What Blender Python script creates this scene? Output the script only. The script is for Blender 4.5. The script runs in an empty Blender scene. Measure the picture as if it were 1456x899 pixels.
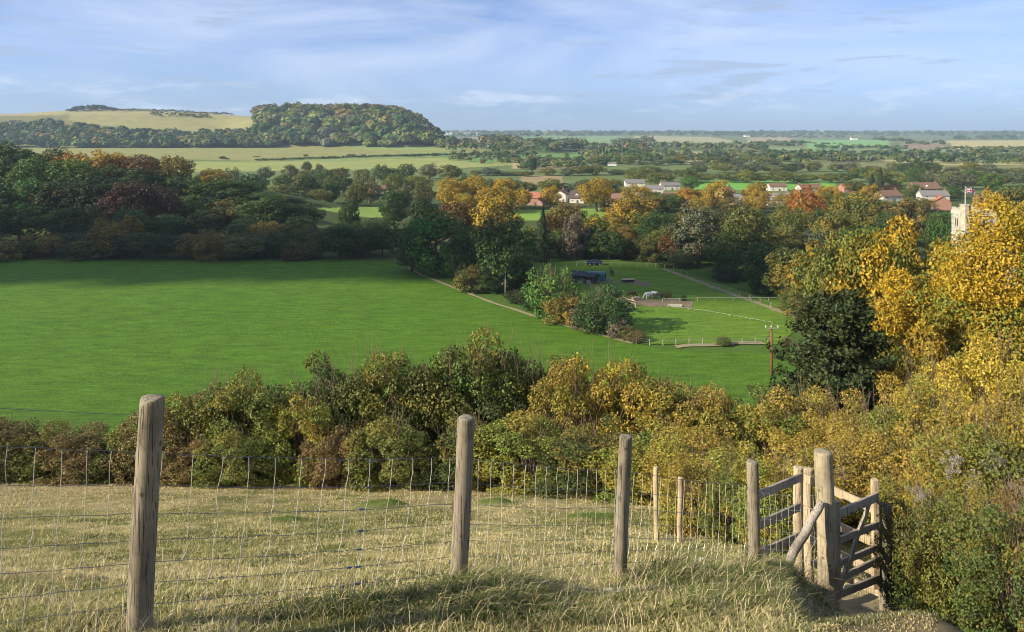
import bpy, math, random
import numpy as np
from mathutils import Vector

R0 = random.Random(7)
rng = np.random.default_rng(11)
scene = bpy.context.scene
COL = scene.collection
FPX, CX, HV = 1051.0, 728.0, 190.0          # focal length in px of a 1456 px wide frame, centre column, horizon row


# ------------------------------------------------------------------ helpers
def P(u, v, d):
    return ((u - CX) / FPX * d, d, (HV - v) / FPX * d)


def sstep(a, b, x):
    t = np.clip((x - a) / (b - a), 0, 1)
    return t * t * (3 - 2 * t)


def pchip(xs, ys):
    xs = np.array(xs, float); ys = np.array(ys, float)
    h = np.diff(xs); dl = np.diff(ys) / h
    m = np.zeros_like(ys)
    m[0], m[-1] = dl[0], dl[-1]
    for i in range(1, len(xs) - 1):
        if dl[i - 1] * dl[i] > 0:
            w1, w2 = 2 * h[i] + h[i - 1], h[i] + 2 * h[i - 1]
            m[i] = (w1 + w2) / (w1 / dl[i - 1] + w2 / dl[i])

    def f(x):
        x = np.clip(np.asarray(x, float), xs[0], xs[-1])
        i = np.clip(np.searchsorted(xs, x) - 1, 0, len(xs) - 2)
        t = (x - xs[i]) / h[i]
        t2, t3 = t * t, t * t * t
        return ((2 * t3 - 3 * t2 + 1) * ys[i] + (t3 - 2 * t2 + t) * h[i] * m[i]
                + (-2 * t3 + 3 * t2) * ys[i + 1] + (t3 - t2) * h[i] * m[i + 1])
    return f


_tab = np.random.default_rng(5).random((256, 256))


def vnoise(x, y):
    x = np.asarray(x, float); y = np.asarray(y, float)
    xi = np.floor(x).astype(int); yi = np.floor(y).astype(int)
    fx = x - xi; fy = y - yi
    fx = fx * fx * (3 - 2 * fx); fy = fy * fy * (3 - 2 * fy)
    a = _tab[xi & 255, yi & 255]; b = _tab[(xi + 1) & 255, yi & 255]
    c = _tab[xi & 255, (yi + 1) & 255]; d = _tab[(xi + 1) & 255, (yi + 1) & 255]
    return (a * (1 - fx) + b * fx) * (1 - fy) + (c * (1 - fx) + d * fx) * fy


def fbm(x, y, o=4):
    s = 0; a = .5
    for k in range(o):
        s = s + a * vnoise(np.asarray(x) * 2 ** k + 17.3 * k, np.asarray(y) * 2 ** k + 9.1 * k); a *= .5
    return s / (1 - .5 ** o)


# ------------------------------------------------------------------ terrain height
_prof = pchip([-400, -120, -30, -8, 0, 2, 4, 5.3, 6.4, 8.25, 12, 15, 20, 25, 40, 60, 75, 90, 110, 150],
              [90, 34, 6, -.3, -1.72, -2.12, -2.72, -3.28, -3.86, -4.88, -6.65, -7.95, -9.85, -11.75, -17.6, -25.3, -30.3, -33.3, -34.2, -34])
_vc = pchip([-900, -300, 0, 100, 180, 300, 370, 420, 500, 560, 600, 645, 700],
            [150, 158, 163, 158, 157, 162, 166, 165, 166, 169, 186, 209, 213])
_dc = pchip([-900, 300, 380, 640, 900], [1800, 1780, 1560, 1440, 1400])
MOUNDS = [(545, 722, .55, .20), (312, 688, .7, .16), (705, 716, .5, .15), (440, 690, .5, .12), (620, 690, .45, .12), (405, 742, .4, .08), (845, 735, .6, .1)]
_m = []
for (mu, mv, mr, mh) in MOUNDS:
    ds = np.linspace(9, 26, 400)
    zz = _prof(ds)
    vv = HV - zz / ds * FPX
    d = ds[np.argmin(abs(vv - mv))]
    _m.append(((mu - CX) / FPX * d, d, mr, mh))


def gz(x, y):
    x = np.asarray(x, float); y = np.asarray(y, float)
    r = np.hypot(x, y)
    z = _prof(y) + 0 * x
    near = np.exp(-(r / 26.) ** 2)
    z = z + near * ((fbm(x * .9 + 3, y * .9) - .5) * .22 + (fbm(x * 3.1, y * 3.1 + 8, 3) - .5) * .09)
    # grassy bank with tussocks on the near side of the fence
    fl = y - (5.55 + .62 * x)                         # distance past the fence line
    bank = np.exp(-((fl + .55) / .55) ** 2) * sstep(-2.5, .2, x) * (1 - sstep(2.3, 3.0, x))
    z = z + bank * (.02 + .22 * (fbm(x * 1.7 + 5, y * 1.7 + 2, 3) - .38))
    # hollow worn by the path through the gate
    z = z - .08 * np.exp(-(((x - 4.0) / .75) ** 2 + ((y - 8.2) / 1.0) ** 2)) - .12 * np.exp(-(((x - 4.3) / 1.0) ** 2 + ((y - 6.7) / 1.1) ** 2))
    z = z + .14 * np.exp(-(((x - 2.75) / .4) ** 2 + ((y - 7.15) / .4) ** 2)) - .25 * sstep(2.5, 3.7, x - .12 * (y - 7)) * (1 - sstep(9.5, 13, y)) * sstep(2, 4, y) * (1 - sstep(7, 11, x)) - .45 * sstep(4.4, 5.6, x) * (1 - sstep(11, 16, y)) * sstep(2, 4, y) * (1 - sstep(12, 18, x))
    z = z - .26 * sstep(.36, .43, x / np.maximum(y, 1)) * sstep(4.0, 4.9, y) * (1 - sstep(7.6, 9.2, y)) * (1 - sstep(5, 6, x))
    for (mx, my, mr, mh) in _m:
        z = z + mh * np.exp(-(((x - mx) / mr) ** 2 + ((y - my) / (mr * .9)) ** 2) ** 1.5)
    # ground rising under the left wood
    z = z + 12 * sstep(196, 310, y) * sstep(40, 125, -x) * (1 - sstep(308, 350, y))
    yy = np.maximum(y, 1.)
    u = x / yy * FPX + CX
    far = y > 500
    lift = 9 * sstep(700, 1290, y) * (1 - sstep(690, 860, u)) * far
    z = z + lift
    dc = _dc(u); zc = (HV - _vc(u)) / FPX * dc
    base = -34 + lift
    t = np.clip((y - 1290) / (dc - 1290), 0, 1)
    prof = np.sin(t * math.pi / 2) ** 1.25
    hill = (np.maximum(zc, base) - base) * prof * (1 - sstep(2300, 4200, y))
    z = z + np.where(far, hill, 0)
    z = z + far * (sstep(2600, 6800, y) * 52 + sstep(1500, 3200, y) * (fbm(x / 900 + 4, y / 1300, 3) - .45) * 22)
    z = z + sstep(230, 500, y) * (fbm(x / 160 + 1, y / 190 + 2, 2) - .5) * 1.2
    return z


def g(x, y):
    return float(gz(x, y))


def at(u, v, lo=82., hi=1280.):
    """ground point seen at photo pixel (u, v), searched from the valley outwards"""
    ds = np.geomspace(lo, hi, 900)
    vv = HV - gz((u - CX) / FPX * ds, ds) / ds * FPX
    k = int(np.argmin(abs(vv - v)))
    d = float(ds[k])
    return ((u - CX) / FPX * d, d)


# ------------------------------------------------------------------ mesh building
def np_mesh(name, V, Fs, attrs=None, smooth=False):
    """Fs: list of int arrays (n, k)."""
    me = bpy.data.meshes.new(name)
    V = np.asarray(V, np.float32)
    me.vertices.add(len(V)); me.vertices.foreach_set('co', V.ravel())
    Fs = [np.asarray(f, np.int32) for f in Fs if len(f)]
    nl = sum(f.size for f in Fs); nf = sum(len(f) for f in Fs)
    me.loops.add(nl); me.polygons.add(nf)
    me.loops.foreach_set('vertex_index', np.concatenate([f.ravel() for f in Fs]))
    tot = np.concatenate([np.full(len(f), f.shape[1], np.int32) for f in Fs])
    st = np.zeros(nf, np.int32); st[1:] = np.cumsum(tot)[:-1]
    me.polygons.foreach_set('loop_start', st)
    me.polygons.foreach_set('loop_total', tot)
    me.polygons.foreach_set('use_smooth', np.full(nf, smooth))
    me.update(calc_edges=True)
    for (an, dom, typ, val) in attrs or []:
        a = me.attributes.new(an, typ, dom)
        if typ == 'FLOAT_COLOR':
            v4 = np.ones((len(val), 4), np.float32); v4[:, :3] = val
            a.data.foreach_set('color', v4.ravel())
        else:
            a.data.foreach_set('value', np.asarray(val, np.float32))
    me.validate()
    return me


def link(name, me, mat=None, parent=None, loc=None, smooth=None):
    o = bpy.data.objects.new(name, me)
    COL.objects.link(o)
    if mat is not None and me is not None and len(me.materials) == 0:
        me.materials.append(mat)
    if parent is not None:
        o.parent = parent
    if loc is not None:
        o.location = loc
    return o


def tag(o, label=None, cat=None, group=None, kind=None):
    if label: o['label'] = label
    if cat: o['category'] = cat
    if group: o['group'] = group
    if kind: o['kind'] = kind
    return o


def empty(name, loc, rz=0.):
    o = bpy.data.objects.new(name, None)
    COL.objects.link(o)
    o.location = loc; o.rotation_euler = (0, 0, rz); o.empty_display_size = .2
    return o


class MB:
    def __init__(self):
        self.v = []; self.f = {3: [], 4: []}; self.n = 0; self.extra = []

    def add(self, V, faces):
        V = [tuple(p) for p in V]
        for f in faces:
            f = tuple(i + self.n for i in f)
            if len(f) in (3, 4): self.f[len(f)].append(f)
            else: self.extra.append(f)
        self.v += V; self.n += len(V)
        return self

    def box(self, c, s, rz=0., bev=0.):
        cx, cy, cz = c; sx, sy, sz = (k / 2 for k in s)
        ca, sa = math.cos(rz), math.sin(rz)
        V = []
        for dz in (-sz, sz):
            for (a, b) in ((-sx, -sy), (sx, -sy), (sx, sy), (-sx, sy)):
                V.append((cx + a * ca - b * sa, cy + a * sa + b * ca, cz + dz))
        return self.add(V, [(3, 2, 1, 0), (4, 5, 6, 7), (0, 1, 5, 4), (1, 2, 6, 5), (2, 3, 7, 6), (3, 0, 4, 7)])

    def beam(self, a, b, w, h, up=(0, 0, 1), taper=1.):
        """rectangular bar from a to b, h along up, w across, with slightly chamfered long edges"""
        a = Vector(a); b = Vector(b); d = (b - a).normalized(); up = Vector(up)
        sd = d.cross(up).normalized(); u2 = sd.cross(d).normalized()
        ch = min(w, h) * .12
        prof = [(-w / 2 + ch, -h / 2), (w / 2 - ch, -h / 2), (w / 2, -h / 2 + ch), (w / 2, h / 2 - ch),
                (w / 2 - ch, h / 2), (-w / 2 + ch, h / 2), (-w / 2, h / 2 - ch), (-w / 2, -h / 2 + ch)]
        V = []
        nst = 6
        for k in range(nst + 1):
            q = a.lerp(b, k / nst)
            wob = math.sin(k * 2.1 + a.x * 7) * .004
            for (i, j) in prof:
                V.append(q + sd * (i + wob) + u2 * (j + wob * .7))
        F = []
        for k in range(nst):
            for i in range(8):
                F.append((k * 8 + i, k * 8 + (i + 1) % 8, k * 8 + 8 + (i + 1) % 8, k * 8 + 8 + i))
        F.append(tuple(range(7, -1, -1))); F.append(tuple(nst * 8 + i for i in range(8)))
        return self.add(V, F)

    def tube(self, pts, rad, n=8, cap=True):
        pts = [Vector(p) for p in pts]
        if not hasattr(rad, '__len__'): rad = [rad] * len(pts)
        V = []; F = []
        for i, p in enumerate(pts):
            t = (pts[min(i + 1, len(pts) - 1)] - pts[max(i - 1, 0)]).normalized()
            ref = Vector((0, 1, 0)) if abs(t.z) > .8 else Vector((0, 0, 1))
            a = t.cross(ref).normalized(); b = a.cross(t).normalized()
            for k in range(n):
                an = 2 * math.pi * k / n
                V.append(p + (a * math.cos(an) + b * math.sin(an)) * rad[i])
        for i in range(len(pts) - 1):
            for k in range(n):
                F.append((i * n + k, i * n + (k + 1) % n, (i + 1) * n + (k + 1) % n, (i + 1) * n + k))
        if cap:
            F.append(tuple(range(n - 1, -1, -1))); F.append(tuple((len(pts) - 1) * n + k for k in range(n)))
        return self.add(V, F)

    def mesh(self, name, smooth=False):
        me = bpy.data.meshes.new(name)
        me.from_pydata(self.v, [], self.f[3] + self.f[4] + self.extra)
        me.validate(); me.update()
        if smooth:
            me.polygons.foreach_set('use_smooth', [True] * len(me.polygons))
        return me

    def build(self, name, mat, parent=None, smooth=False):
        return link(name, self.mesh(name, smooth), mat, parent)


# ------------------------------------------------------------------ materials
def newmat(name):
    m = bpy.data.materials.new(name); m.use_nodes = True
    nt = m.node_tree; nt.nodes.clear()
    return m, nt, (lambda t, **k: mk(nt, t, **k))


def mk(nt, t, **k):
    n = nt.nodes.new(t)
    for a, b in k.items():
        if a.startswith('i_'):
            key = a[2:]
            key = int(key) if key.isdigit() else key
            n.inputs[key].default_value = b
        else:
            setattr(n, a, b)
    return n


def ramp(nt, fac, stops):
    n = nt.nodes.new('ShaderNodeValToRGB')
    while len(n.color_ramp.elements) < len(stops): n.color_ramp.elements.new(.5)
    for e, (p, c) in zip(n.color_ramp.elements, stops):
        e.position = p; e.color = (*c, 1) if len(c) == 3 else c
    nt.links.new(fac, n.inputs[0])
    return n.outputs[0]


def math_n(nt, op, a, b=None, c=None):
    n = nt.nodes.new('ShaderNodeMath'); n.operation = op
    for i, x in enumerate((a, b, c)):
        if x is None: continue
        if isinstance(x, (int, float)): n.inputs[i].default_value = x
        else: nt.links.new(x, n.inputs[i])
    return n.outputs[0]


def mixc(nt, fac, a, b, mode='MIX'):
    n = nt.nodes.new('ShaderNodeMix'); n.data_type = 'RGBA'; n.blend_type = mode
    if isinstance(fac, (int, float)): n.inputs[0].default_value = fac
    else: nt.links.new(fac, n.inputs[0])
    for i, x in ((6, a), (7, b)):
        if isinstance(x, (tuple, list)): n.inputs[i].default_value = (*x, 1) if len(x) == 3 else x
        else: nt.links.new(x, n.inputs[i])
    return n.outputs[2]


def noise(nt, scale, detail=4, rough=.55, vec=None, stretch=None, coord='Object'):
    n = nt.nodes.new('ShaderNodeTexNoise')
    n.inputs['Scale'].default_value = scale; n.inputs['Detail'].default_value = detail; n.inputs['Roughness'].default_value = rough
    if vec is None:
        tc = nt.nodes.new('ShaderNodeTexCoord'); vec = tc.outputs[coord]
    if stretch:
        mp = nt.nodes.new('ShaderNodeMapping'); mp.inputs['Scale'].default_value = stretch
        nt.links.new(vec, mp.inputs['Vector']); vec = mp.outputs[0]
    nt.links.new(vec, n.inputs['Vector'])
    return n.outputs['Fac']


def finish(nt, col, rough=.8, spec=.2, bump=None, bstr=.3, bdist=.05, metal=0.):
    p = mk(nt, 'ShaderNodeBsdfPrincipled')
    if isinstance(col, (tuple, list)): p.inputs['Base Color'].default_value = (*col, 1)
    else: nt.links.new(col, p.inputs['Base Color'])
    p.inputs['Roughness'].default_value = rough
    p.inputs['Specular IOR Level'].default_value = spec
    p.inputs['Metallic'].default_value = metal
    if bump is not None:
        b = mk(nt, 'ShaderNodeBump'); b.inputs['Strength'].default_value = bstr; b.inputs['Distance'].default_value = bdist
        nt.links.new(bump, b.inputs['Height']); nt.links.new(b.outputs[0], p.inputs['Normal'])
    o = mk(nt, 'ShaderNodeOutputMaterial')
    nt.links.new(p.outputs[0], o.inputs[0])
    return p


def simple(name, col, rough=.7, spec=.3, var=.25, scale=6., metal=0., bstr=.2, bdist=.02, stretch=None):
    m, nt, N = newmat(name)
    nz = noise(nt, scale, 5, .6, stretch=stretch)
    c = mixc(nt, nz, tuple(k * (1 - var) for k in col), tuple(min(1, k * (1 + var)) for k in col))
    finish(nt, c, rough, spec, nz, bstr, bdist, metal)
    return m


def foliage_mat(name='foliage', trans=.14, gain=1., autumn=(.46, .30, .020)):
    m, nt, N = newmat(name)
    oi = N('ShaderNodeObjectInfo')
    lv = N('ShaderNodeAttribute', attribute_name='lv').outputs['Fac']
    cl = N('ShaderNodeAttribute', attribute_name='cl').outputs['Fac']
    # share of turned leaves: object alpha; whole clumps turn first
    key = math_n(nt, 'ADD', math_n(nt, 'MULTIPLY', cl, .50), math_n(nt, 'MULTIPLY', lv, .50))
    edge = math_n(nt, 'SUBTRACT', oi.outputs['Alpha'], key)
    fac = math_n(nt, 'MULTIPLY', math_n(nt, 'ADD', edge, .10), 5.); 
    fc = N('ShaderNodeClamp'); nt.links.new(fac, fc.inputs[0])
    hs = N('ShaderNodeHueSaturation')
    nt.links.new(oi.outputs['Color'], hs.inputs['Color'])
    nt.links.new(math_n(nt, 'ADD', math_n(nt, 'MULTIPLY', cl, .05), .475), hs.inputs['Hue'])
    nt.links.new(math_n(nt, 'ADD', math_n(nt, 'MULTIPLY', lv, 1.15), .38), hs.inputs['Value'])
    au = mixc(nt, lv, tuple(k * .40 for k in autumn), tuple(k * 1.35 for k in autumn))
    c = mixc(nt, fc.outputs[0], hs.outputs[0], au)
    if gain != 1.: c = mixc(nt, 1., c, (gain,) * 3, 'MULTIPLY')
    p = N('ShaderNodeBsdfPrincipled'); p.inputs['Roughness'].default_value = .55; p.inputs['Specular IOR Level'].default_value = .25
    nt.links.new(c, p.inputs['Base Color'])
    t = N('ShaderNodeBsdfTranslucent')
    tc = mixc(nt, 1., c, (1.25, 1.2, .6), 'MULTIPLY'); nt.links.new(tc, t.inputs['Color'])
    mx = N('ShaderNodeMixShader'); mx.inputs[0].default_value = trans
    nt.links.new(p.outputs[0], mx.inputs[1]); nt.links.new(t.outputs[0], mx.inputs[2])
    o = N('ShaderNodeOutputMaterial'); nt.links.new(mx.outputs[0], o.inputs[0])
    return m


FOL = foliage_mat()
FOLB = foliage_mat('shrub_leaves', .18, 1.35, (.33, .245, .034))


def attr_mat(name, trans, rough=.6, nscale=None):
    m, nt, N = newmat(name)
    c = N('ShaderNodeAttribute', attribute_name='col').outputs['Color']
    p = N('ShaderNodeBsdfPrincipled'); p.inputs['Roughness'].default_value = rough; p.inputs['Specular IOR Level'].default_value = .25
    nt.links.new(c, p.inputs['Base Color'])
    o = N('ShaderNodeOutputMaterial')
    t = N('ShaderNodeBsdfTranslucent'); nt.links.new(c, t.inputs['Color'])
    mx = N('ShaderNodeMixShader'); mx.inputs[0].default_value = trans
    nt.links.new(p.outputs[0], mx.inputs[1]); nt.links.new(t.outputs[0], mx.inputs[2])
    nt.links.new(mx.outputs[0], o.inputs[0])
    return m


GRASS = attr_mat('grass_blades', .25)
WOODS = attr_mat('woodland_leaves', .2)

# ground: attribute colour with broken-up noise and clods
GROUND, nt, N = newmat('ground')
c = N('ShaderNodeAttribute', attribute_name='col').outputs['Color']
n1 = noise(nt, 3.4, 11, .78)
n2 = noise(nt, .035, 6, .6)
c = mixc(nt, 1., c, ramp(nt, n1, [(.28, (.45, .47, .40)), (.72, (1.45, 1.42, 1.35))]), 'MULTIPLY')
c = mixc(nt, 1., c, ramp(nt, n2, [(.3, (.82, .85, .8)), (.7, (1.16, 1.12, 1.1))]), 'MULTIPLY')
finish(nt, c, .95, .1, n1, .9, .12)

def field_mat(name, ca, cb, cc, rows=True):
    m, nt, N = newmat(name)
    nA = noise(nt, .02, 5, .6)
    nB = noise(nt, .55, 8, .75, stretch=(.45, 1.6, 1))
    nC = noise(nt, 3.5, 3, .7)
    c = mixc(nt, nA, ca, cb)
    nE = noise(nt, 9., 2, .6, stretch=(.22, 1.3, 1))
    c = mixc(nt, 1., c, ramp(nt, nE, [(.35, (.62, .66, .6)), (.6, (1.22, 1.18, 1.15))]), 'MULTIPLY')
    c = mixc(nt, 1., c, ramp(nt, nB, [(.3, (.50, .56, .45)), (.72, (1.42, 1.34, 1.3))]), 'MULTIPLY')
    nD = noise(nt, .23, 7, .72, stretch=(.6, 1.4, 1))
    c = mixc(nt, ramp(nt, nD, [(.52, (0, 0, 0)), (.8, (.55,) * 3)]), c, cc)
    h = math_n(nt, 'ADD', nB, math_n(nt, 'MULTIPLY', nC, .7))
    finish(nt, c, .9, .15, h, .9, .22)
    return m

FIELD = field_mat('young_crop', (.062, .150, .009), (.092, .188, .013), (.055, .098, .015))
PADDOCK = field_mat('grazed_turf', (.105, .20, .017), (.13, .225, .024), (.09, .15, .035))
GREEN = field_mat('mown_turf', (.15, .24, .03), (.17, .26, .04), (.14, .2, .04))
PATH = simple('trodden_chalk_path', (.25, .22, .13), .95, .1, .3, .8, bstr=.5, bdist=.05)
DIRT = simple('trampled_earth', (.19, .15, .095), .95, .1, .45, .7, bstr=.6, bdist=.1)

def wood_mat(name, ca, cb, dark, scale=9., moss=0.):
    m, nt, N = newmat(name)
    grain = noise(nt, scale, 8, .7, stretch=(6, 6, .45))
    crack = noise(nt, scale * 1.6, 3, .5, stretch=(9, 9, .25))
    blotch = noise(nt, 3.2, 5, .6)
    c = mixc(nt, grain, ca, cb)
    c = mixc(nt, ramp(nt, crack, [(.33, (1, 1, 1)), (.40, (0, 0, 0))]), c, dark)
    c = mixc(nt, ramp(nt, blotch, [(.46, (0, 0, 0)), (.7, (.85,) * 3)]), c, tuple(k * .5 for k in ca))
    if moss:
        nm = noise(nt, 5., 6, .7)
        c = mixc(nt, ramp(nt, nm, [(.5, (0,) * 3), (.72, (moss,) * 3)]), c, (.17, .17, .06))
    vor = N('ShaderNodeTexVoronoi'); vor.inputs['Scale'].default_value = 5.5
    tc = N('ShaderNodeTexCoord'); nt.links.new(tc.outputs['Object'], vor.inputs['Vector'])
    c = mixc(nt, ramp(nt, vor.outputs['Distance'], [(.05, (.8,) * 3), (.11, (0, 0, 0))]), c, dark)
    h = math_n(nt, 'ADD', math_n(nt, 'MULTIPLY', grain, .5), ramp(nt, crack, [(.30, (0, 0, 0)), (.42, (1, 1, 1))]))
    finish(nt, c, .85, .2, h, .8, .012)
    return m

POST = wood_mat('weathered_post_wood', (.205, .172, .12), (.325, .28, .20), (.07, .05, .03))
POSTM = wood_mat('mossy_post_wood', (.33, .27, .17), (.46, .39, .27), (.08, .06, .035), moss=.6)
RAIL = wood_mat('grey_rail_wood', (.30, .26, .205), (.42, .37, .29), (.09, .07, .05), 7)
NEWRAIL = wood_mat('pale_sawn_wood', (.42, .32, .19), (.54, .43, .28), (.14, .09, .05), 7)
WIRE, nt, N = newmat('galvanised_wire')
nz = noise(nt, 40., 3)
finish(nt, mixc(nt, nz, (.52, .51, .47), (.72, .70, .65)), .45, .5, None, metal=.25)
WIRED = simple('dark_wire', (.16, .17, .20), .5, .4, .3, 30., metal=.3)
KNOT = simple('wire_joiner', (.10, .12, .20), .45, .5, .3, 30., metal=.4)
BARK = simple('bark', (.10, .08, .055), .95, .1, .4, 5., bstr=.6, bdist=.05, stretch=(3, 3, .6))
STEM = simple('shrub_stems', (.17, .125, .085), .9, .1, .4, 9.)
WHITE = simple('white_paint', (.78, .77, .73), .6, .3, .08, 3.)
CREAM = simple('cream_render', (.66, .61, .50), .85, .2, .1, 2.)
BRICK, nt, N = newmat('red_brick')
bt = N('ShaderNodeTexBrick'); bt.inputs['Scale'].default_value = 1.
bt.inputs['Color1'].default_value = (.33, .115, .06, 1); bt.inputs['Color2'].default_value = (.24, .085, .05, 1); bt.inputs['Mortar'].default_value = (.38, .33, .27, 1)
bt.inputs['Brick Width'].default_value = .225; bt.inputs['Row Height'].default_value = .075; bt.inputs['Mortar Size'].default_value = .01
tc = N('ShaderNodeTexCoord'); sx = N('ShaderNodeSeparateXYZ'); nt.links.new(tc.outputs['Object'], sx.inputs[0])
cb = N('ShaderNodeCombineXYZ'); nt.links.new(math_n(nt, 'ADD', sx.outputs[0], sx.outputs[1]), cb.inputs[0]); nt.links.new(sx.outputs[2], cb.inputs[1])
nt.links.new(cb.outputs[0], bt.inputs['Vector'])
finish(nt, bt.outputs['Color'], .85, .15)

def tile_mat(name, ca, cb):
    m, nt, N = newmat(name)
    w = N('ShaderNodeTexWave'); w.bands_direction = 'Z'; w.inputs['Scale'].default_value = 1.6; w.inputs['Distortion'].default_value = .4
    tc = N('ShaderNodeTexCoord'); nt.links.new(tc.outputs['Object'], w.inputs['Vector'])
    nz = noise(nt, 2.2, 6, .7)
    c = mixc(nt, nz, ca, cb)
    c = mixc(nt, 1., c, ramp(nt, w.outputs['Fac'], [(.0, (.75,) * 3), (.4, (1.05,) * 3)]), 'MULTIPLY')
    finish(nt, c, .8, .2, w.outputs['Fac'], .4, .04)
    return m

TILE_R = tile_mat('orange_clay_tiles', (.30, .115, .06), (.40, .17, .095))
TILE_B = tile_mat('brown_tiles', (.16, .095, .065), (.24, .14, .09))
TILE_D = tile_mat('dark_tiles', (.075, .06, .055), (.12, .09, .08))
TILE_G = tile_mat('grey_slates', (.16, .155, .15), (.24, .225, .21))
THATCH = simple('old_thatch', (.22, .18, .12), .95, .1, .3, 5.)
STONE, nt, N = newmat('flint_and_clunch_stone')
vo = N('ShaderNodeTexVoronoi'); vo.inputs['Scale'].default_value = 2.1
tc = N('ShaderNodeTexCoord'); nt.links.new(tc.outputs['Object'], vo.inputs['Vector'])
nz = noise(nt, 1.1, 7, .7)
c = mixc(nt, ramp(nt, nz, [(.3, (0,) * 3), (.7, (1,) * 3)]), (.30, .27, .21), (.48, .44, .35))
c = mixc(nt, .35, c, vo.outputs['Color'], 'SOFT_LIGHT')
finish(nt, c, .9, .15, vo.outputs['Distance'], .5, .08)
STONEL = simple('dressed_limestone', (.47, .43, .35), .85, .2, .15, 2.)
GLASS = simple('dark_window_glass', (.025, .03, .035), .08, .6, .2, 1., bstr=0.)
LOUVRE = simple('belfry_louvres', (.07, .065, .06), .8, .2, .3, 3.)

# ------------------------------------------------------------------ world, sun, camera
SUN_EL, SUN_AL = math.radians(27.), math.radians(20.)
S = Vector((-math.cos(SUN_EL) * math.cos(SUN_AL), -math.cos(SUN_EL) * math.sin(SUN_AL), math.sin(SUN_EL)))
w = bpy.data.worlds.new('World'); scene.world = w; w.use_nodes = True
nt = w.node_tree; nt.nodes.clear()
sky = mk(nt, 'ShaderNodeTexSky'); sky.sky_type = 'NISHITA'; sky.sun_disc = False
sky.sun_elevation = SUN_EL; sky.sun_rotation = math.atan2(S.x, S.y)
sky.altitude = 100; sky.air_density = 1.; sky.dust_density = .4; sky.ozone_density = 3.5
tc = mk(nt, 'ShaderNodeTexCoord'); dirv = tc.outputs['Generated']
sep = mk(nt, 'ShaderNodeSeparateXYZ'); nt.links.new(dirv, sep.inputs[0])
elev = sep.outputs[2]


def wn(stretch, detail, rough, loc=(0, 0, 0), dist=0.):
    mp = mk(nt, 'ShaderNodeMapping'); mp.inputs['Scale'].default_value = stretch; mp.inputs['Location'].default_value = loc
    nt.links.new(dirv, mp.inputs[0])
    n = mk(nt, 'ShaderNodeTexNoise'); n.inputs['Scale'].default_value = 1.; n.inputs['Detail'].default_value = detail
    n.inputs['Roughness'].default_value = rough; n.inputs['Distortion'].default_value = dist
    nt.links.new(mp.outputs[0], n.inputs['Vector'])
    return n.outputs['Fac']


base = mixc(nt, 1., sky.outputs[0], (.80, .94, 1.30), 'MULTIPLY')
lowb = ramp(nt, elev, [(.0, (.64, .80, 1.08)), (.10, (.90, .96, 1.08)), (.25, (1, 1, 1))])
base = mixc(nt, 1., base, lowb, 'MULTIPLY')
# thin high veil, in long streaks, thicker higher up
veil = wn((2.6, 2.6, 11.), 7, .58, (2.7, .3, 0.15), .6)
veil = ramp(nt, veil, [(.22, (0,) * 3), (.74, (1,) * 3)])
vh = ramp(nt, elev, [(.0, (.12,) * 3), (.05, (.5,) * 3), (.10, (.80,) * 3), (.30, (.8,) * 3)])
vfac = math_n(nt, 'MULTIPLY', veil, math_n(nt, 'MULTIPLY', vh, .84))
CLOUDW = 9.6
base = mixc(nt, vfac, base, (CLOUDW * .83, CLOUDW * .92, CLOUDW * 1.08))
# small grey-bottomed wisps
wis = wn((5.5, 5.5, 40.), 8, .62, (1.3, 4.2, .55), .5)
wis = ramp(nt, wis, [(.56, (0,) * 3), (.635, (1,) * 3)])
wfac = math_n(nt, 'MULTIPLY', wis, math_n(nt, 'MULTIPLY', ramp(nt, elev, [(.02, (0,) * 3), (.045, (.9,) * 3), (.20, (.8,) * 3)]), .85))
base = mixc(nt, wfac, base, (4.0, 5.1, 7.0))
# few small bright cumulus low over the plain
cum = wn((10., 10., 44.), 8, .6, (7.1, 2.2, 3.3), .3)
cum = ramp(nt, cum, [(.52, (0,) * 3), (.66, (1,) * 3)])
cfac = math_n(nt, 'MULTIPLY', cum, ramp(nt, elev, [(.015, (0,) * 3), (.03, (.42,) * 3), (.055, (.38,) * 3), (.075, (0,) * 3)]))
base = mixc(nt, cfac, base, (8.6, 9.2, 10.4))
bg = mk(nt, 'ShaderNodeBackground'); bg.inputs['Strength'].default_value = .063
nt.links.new(base, bg.inputs[0])
wo = mk(nt, 'ShaderNodeOutputWorld'); nt.links.new(bg.outputs[0], wo.inputs[0])

sl = bpy.data.lights.new('sun', 'SUN'); sl.energy = 5.0; sl.angle = math.radians(.53); sl.color = (1, .89, .70)
so = bpy.data.objects.new('sun', sl); COL.objects.link(so)
so.rotation_euler = S.to_track_quat('Z', 'Y').to_euler(); so.location = (-30, -10, 30)
cam = bpy.data.cameras.new('camera'); cam.sensor_width = 36; cam.lens = FPX / 1456 * 36
cam.shift_y = -(449.5 - HV) / 1456; cam.clip_start = .1; cam.clip_end = 30000
co = bpy.data.objects.new('camera', cam); COL.objects.link(co); co.rotation_euler = (math.pi / 2, 0, 0)
scene.camera = co
scene.view_settings.view_transform = 'Standard'; scene.view_settings.look = 'None'
scene.view_settings.exposure = .80; scene.view_settings.gamma = 1
scene.view_settings.use_curve_mapping = False
scene.cycles.use_denoising = True; scene.cycles.filter_width = 1.0
scene.cycles.max_bounces = 6; scene.cycles.diffuse_bounces = 2; scene.cycles.glossy_bounces = 2
scene.cycles.transmission_bounces = 3; scene.cycles.transparent_max_bounces = 6; scene.cycles.volume_bounces = 0

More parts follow.
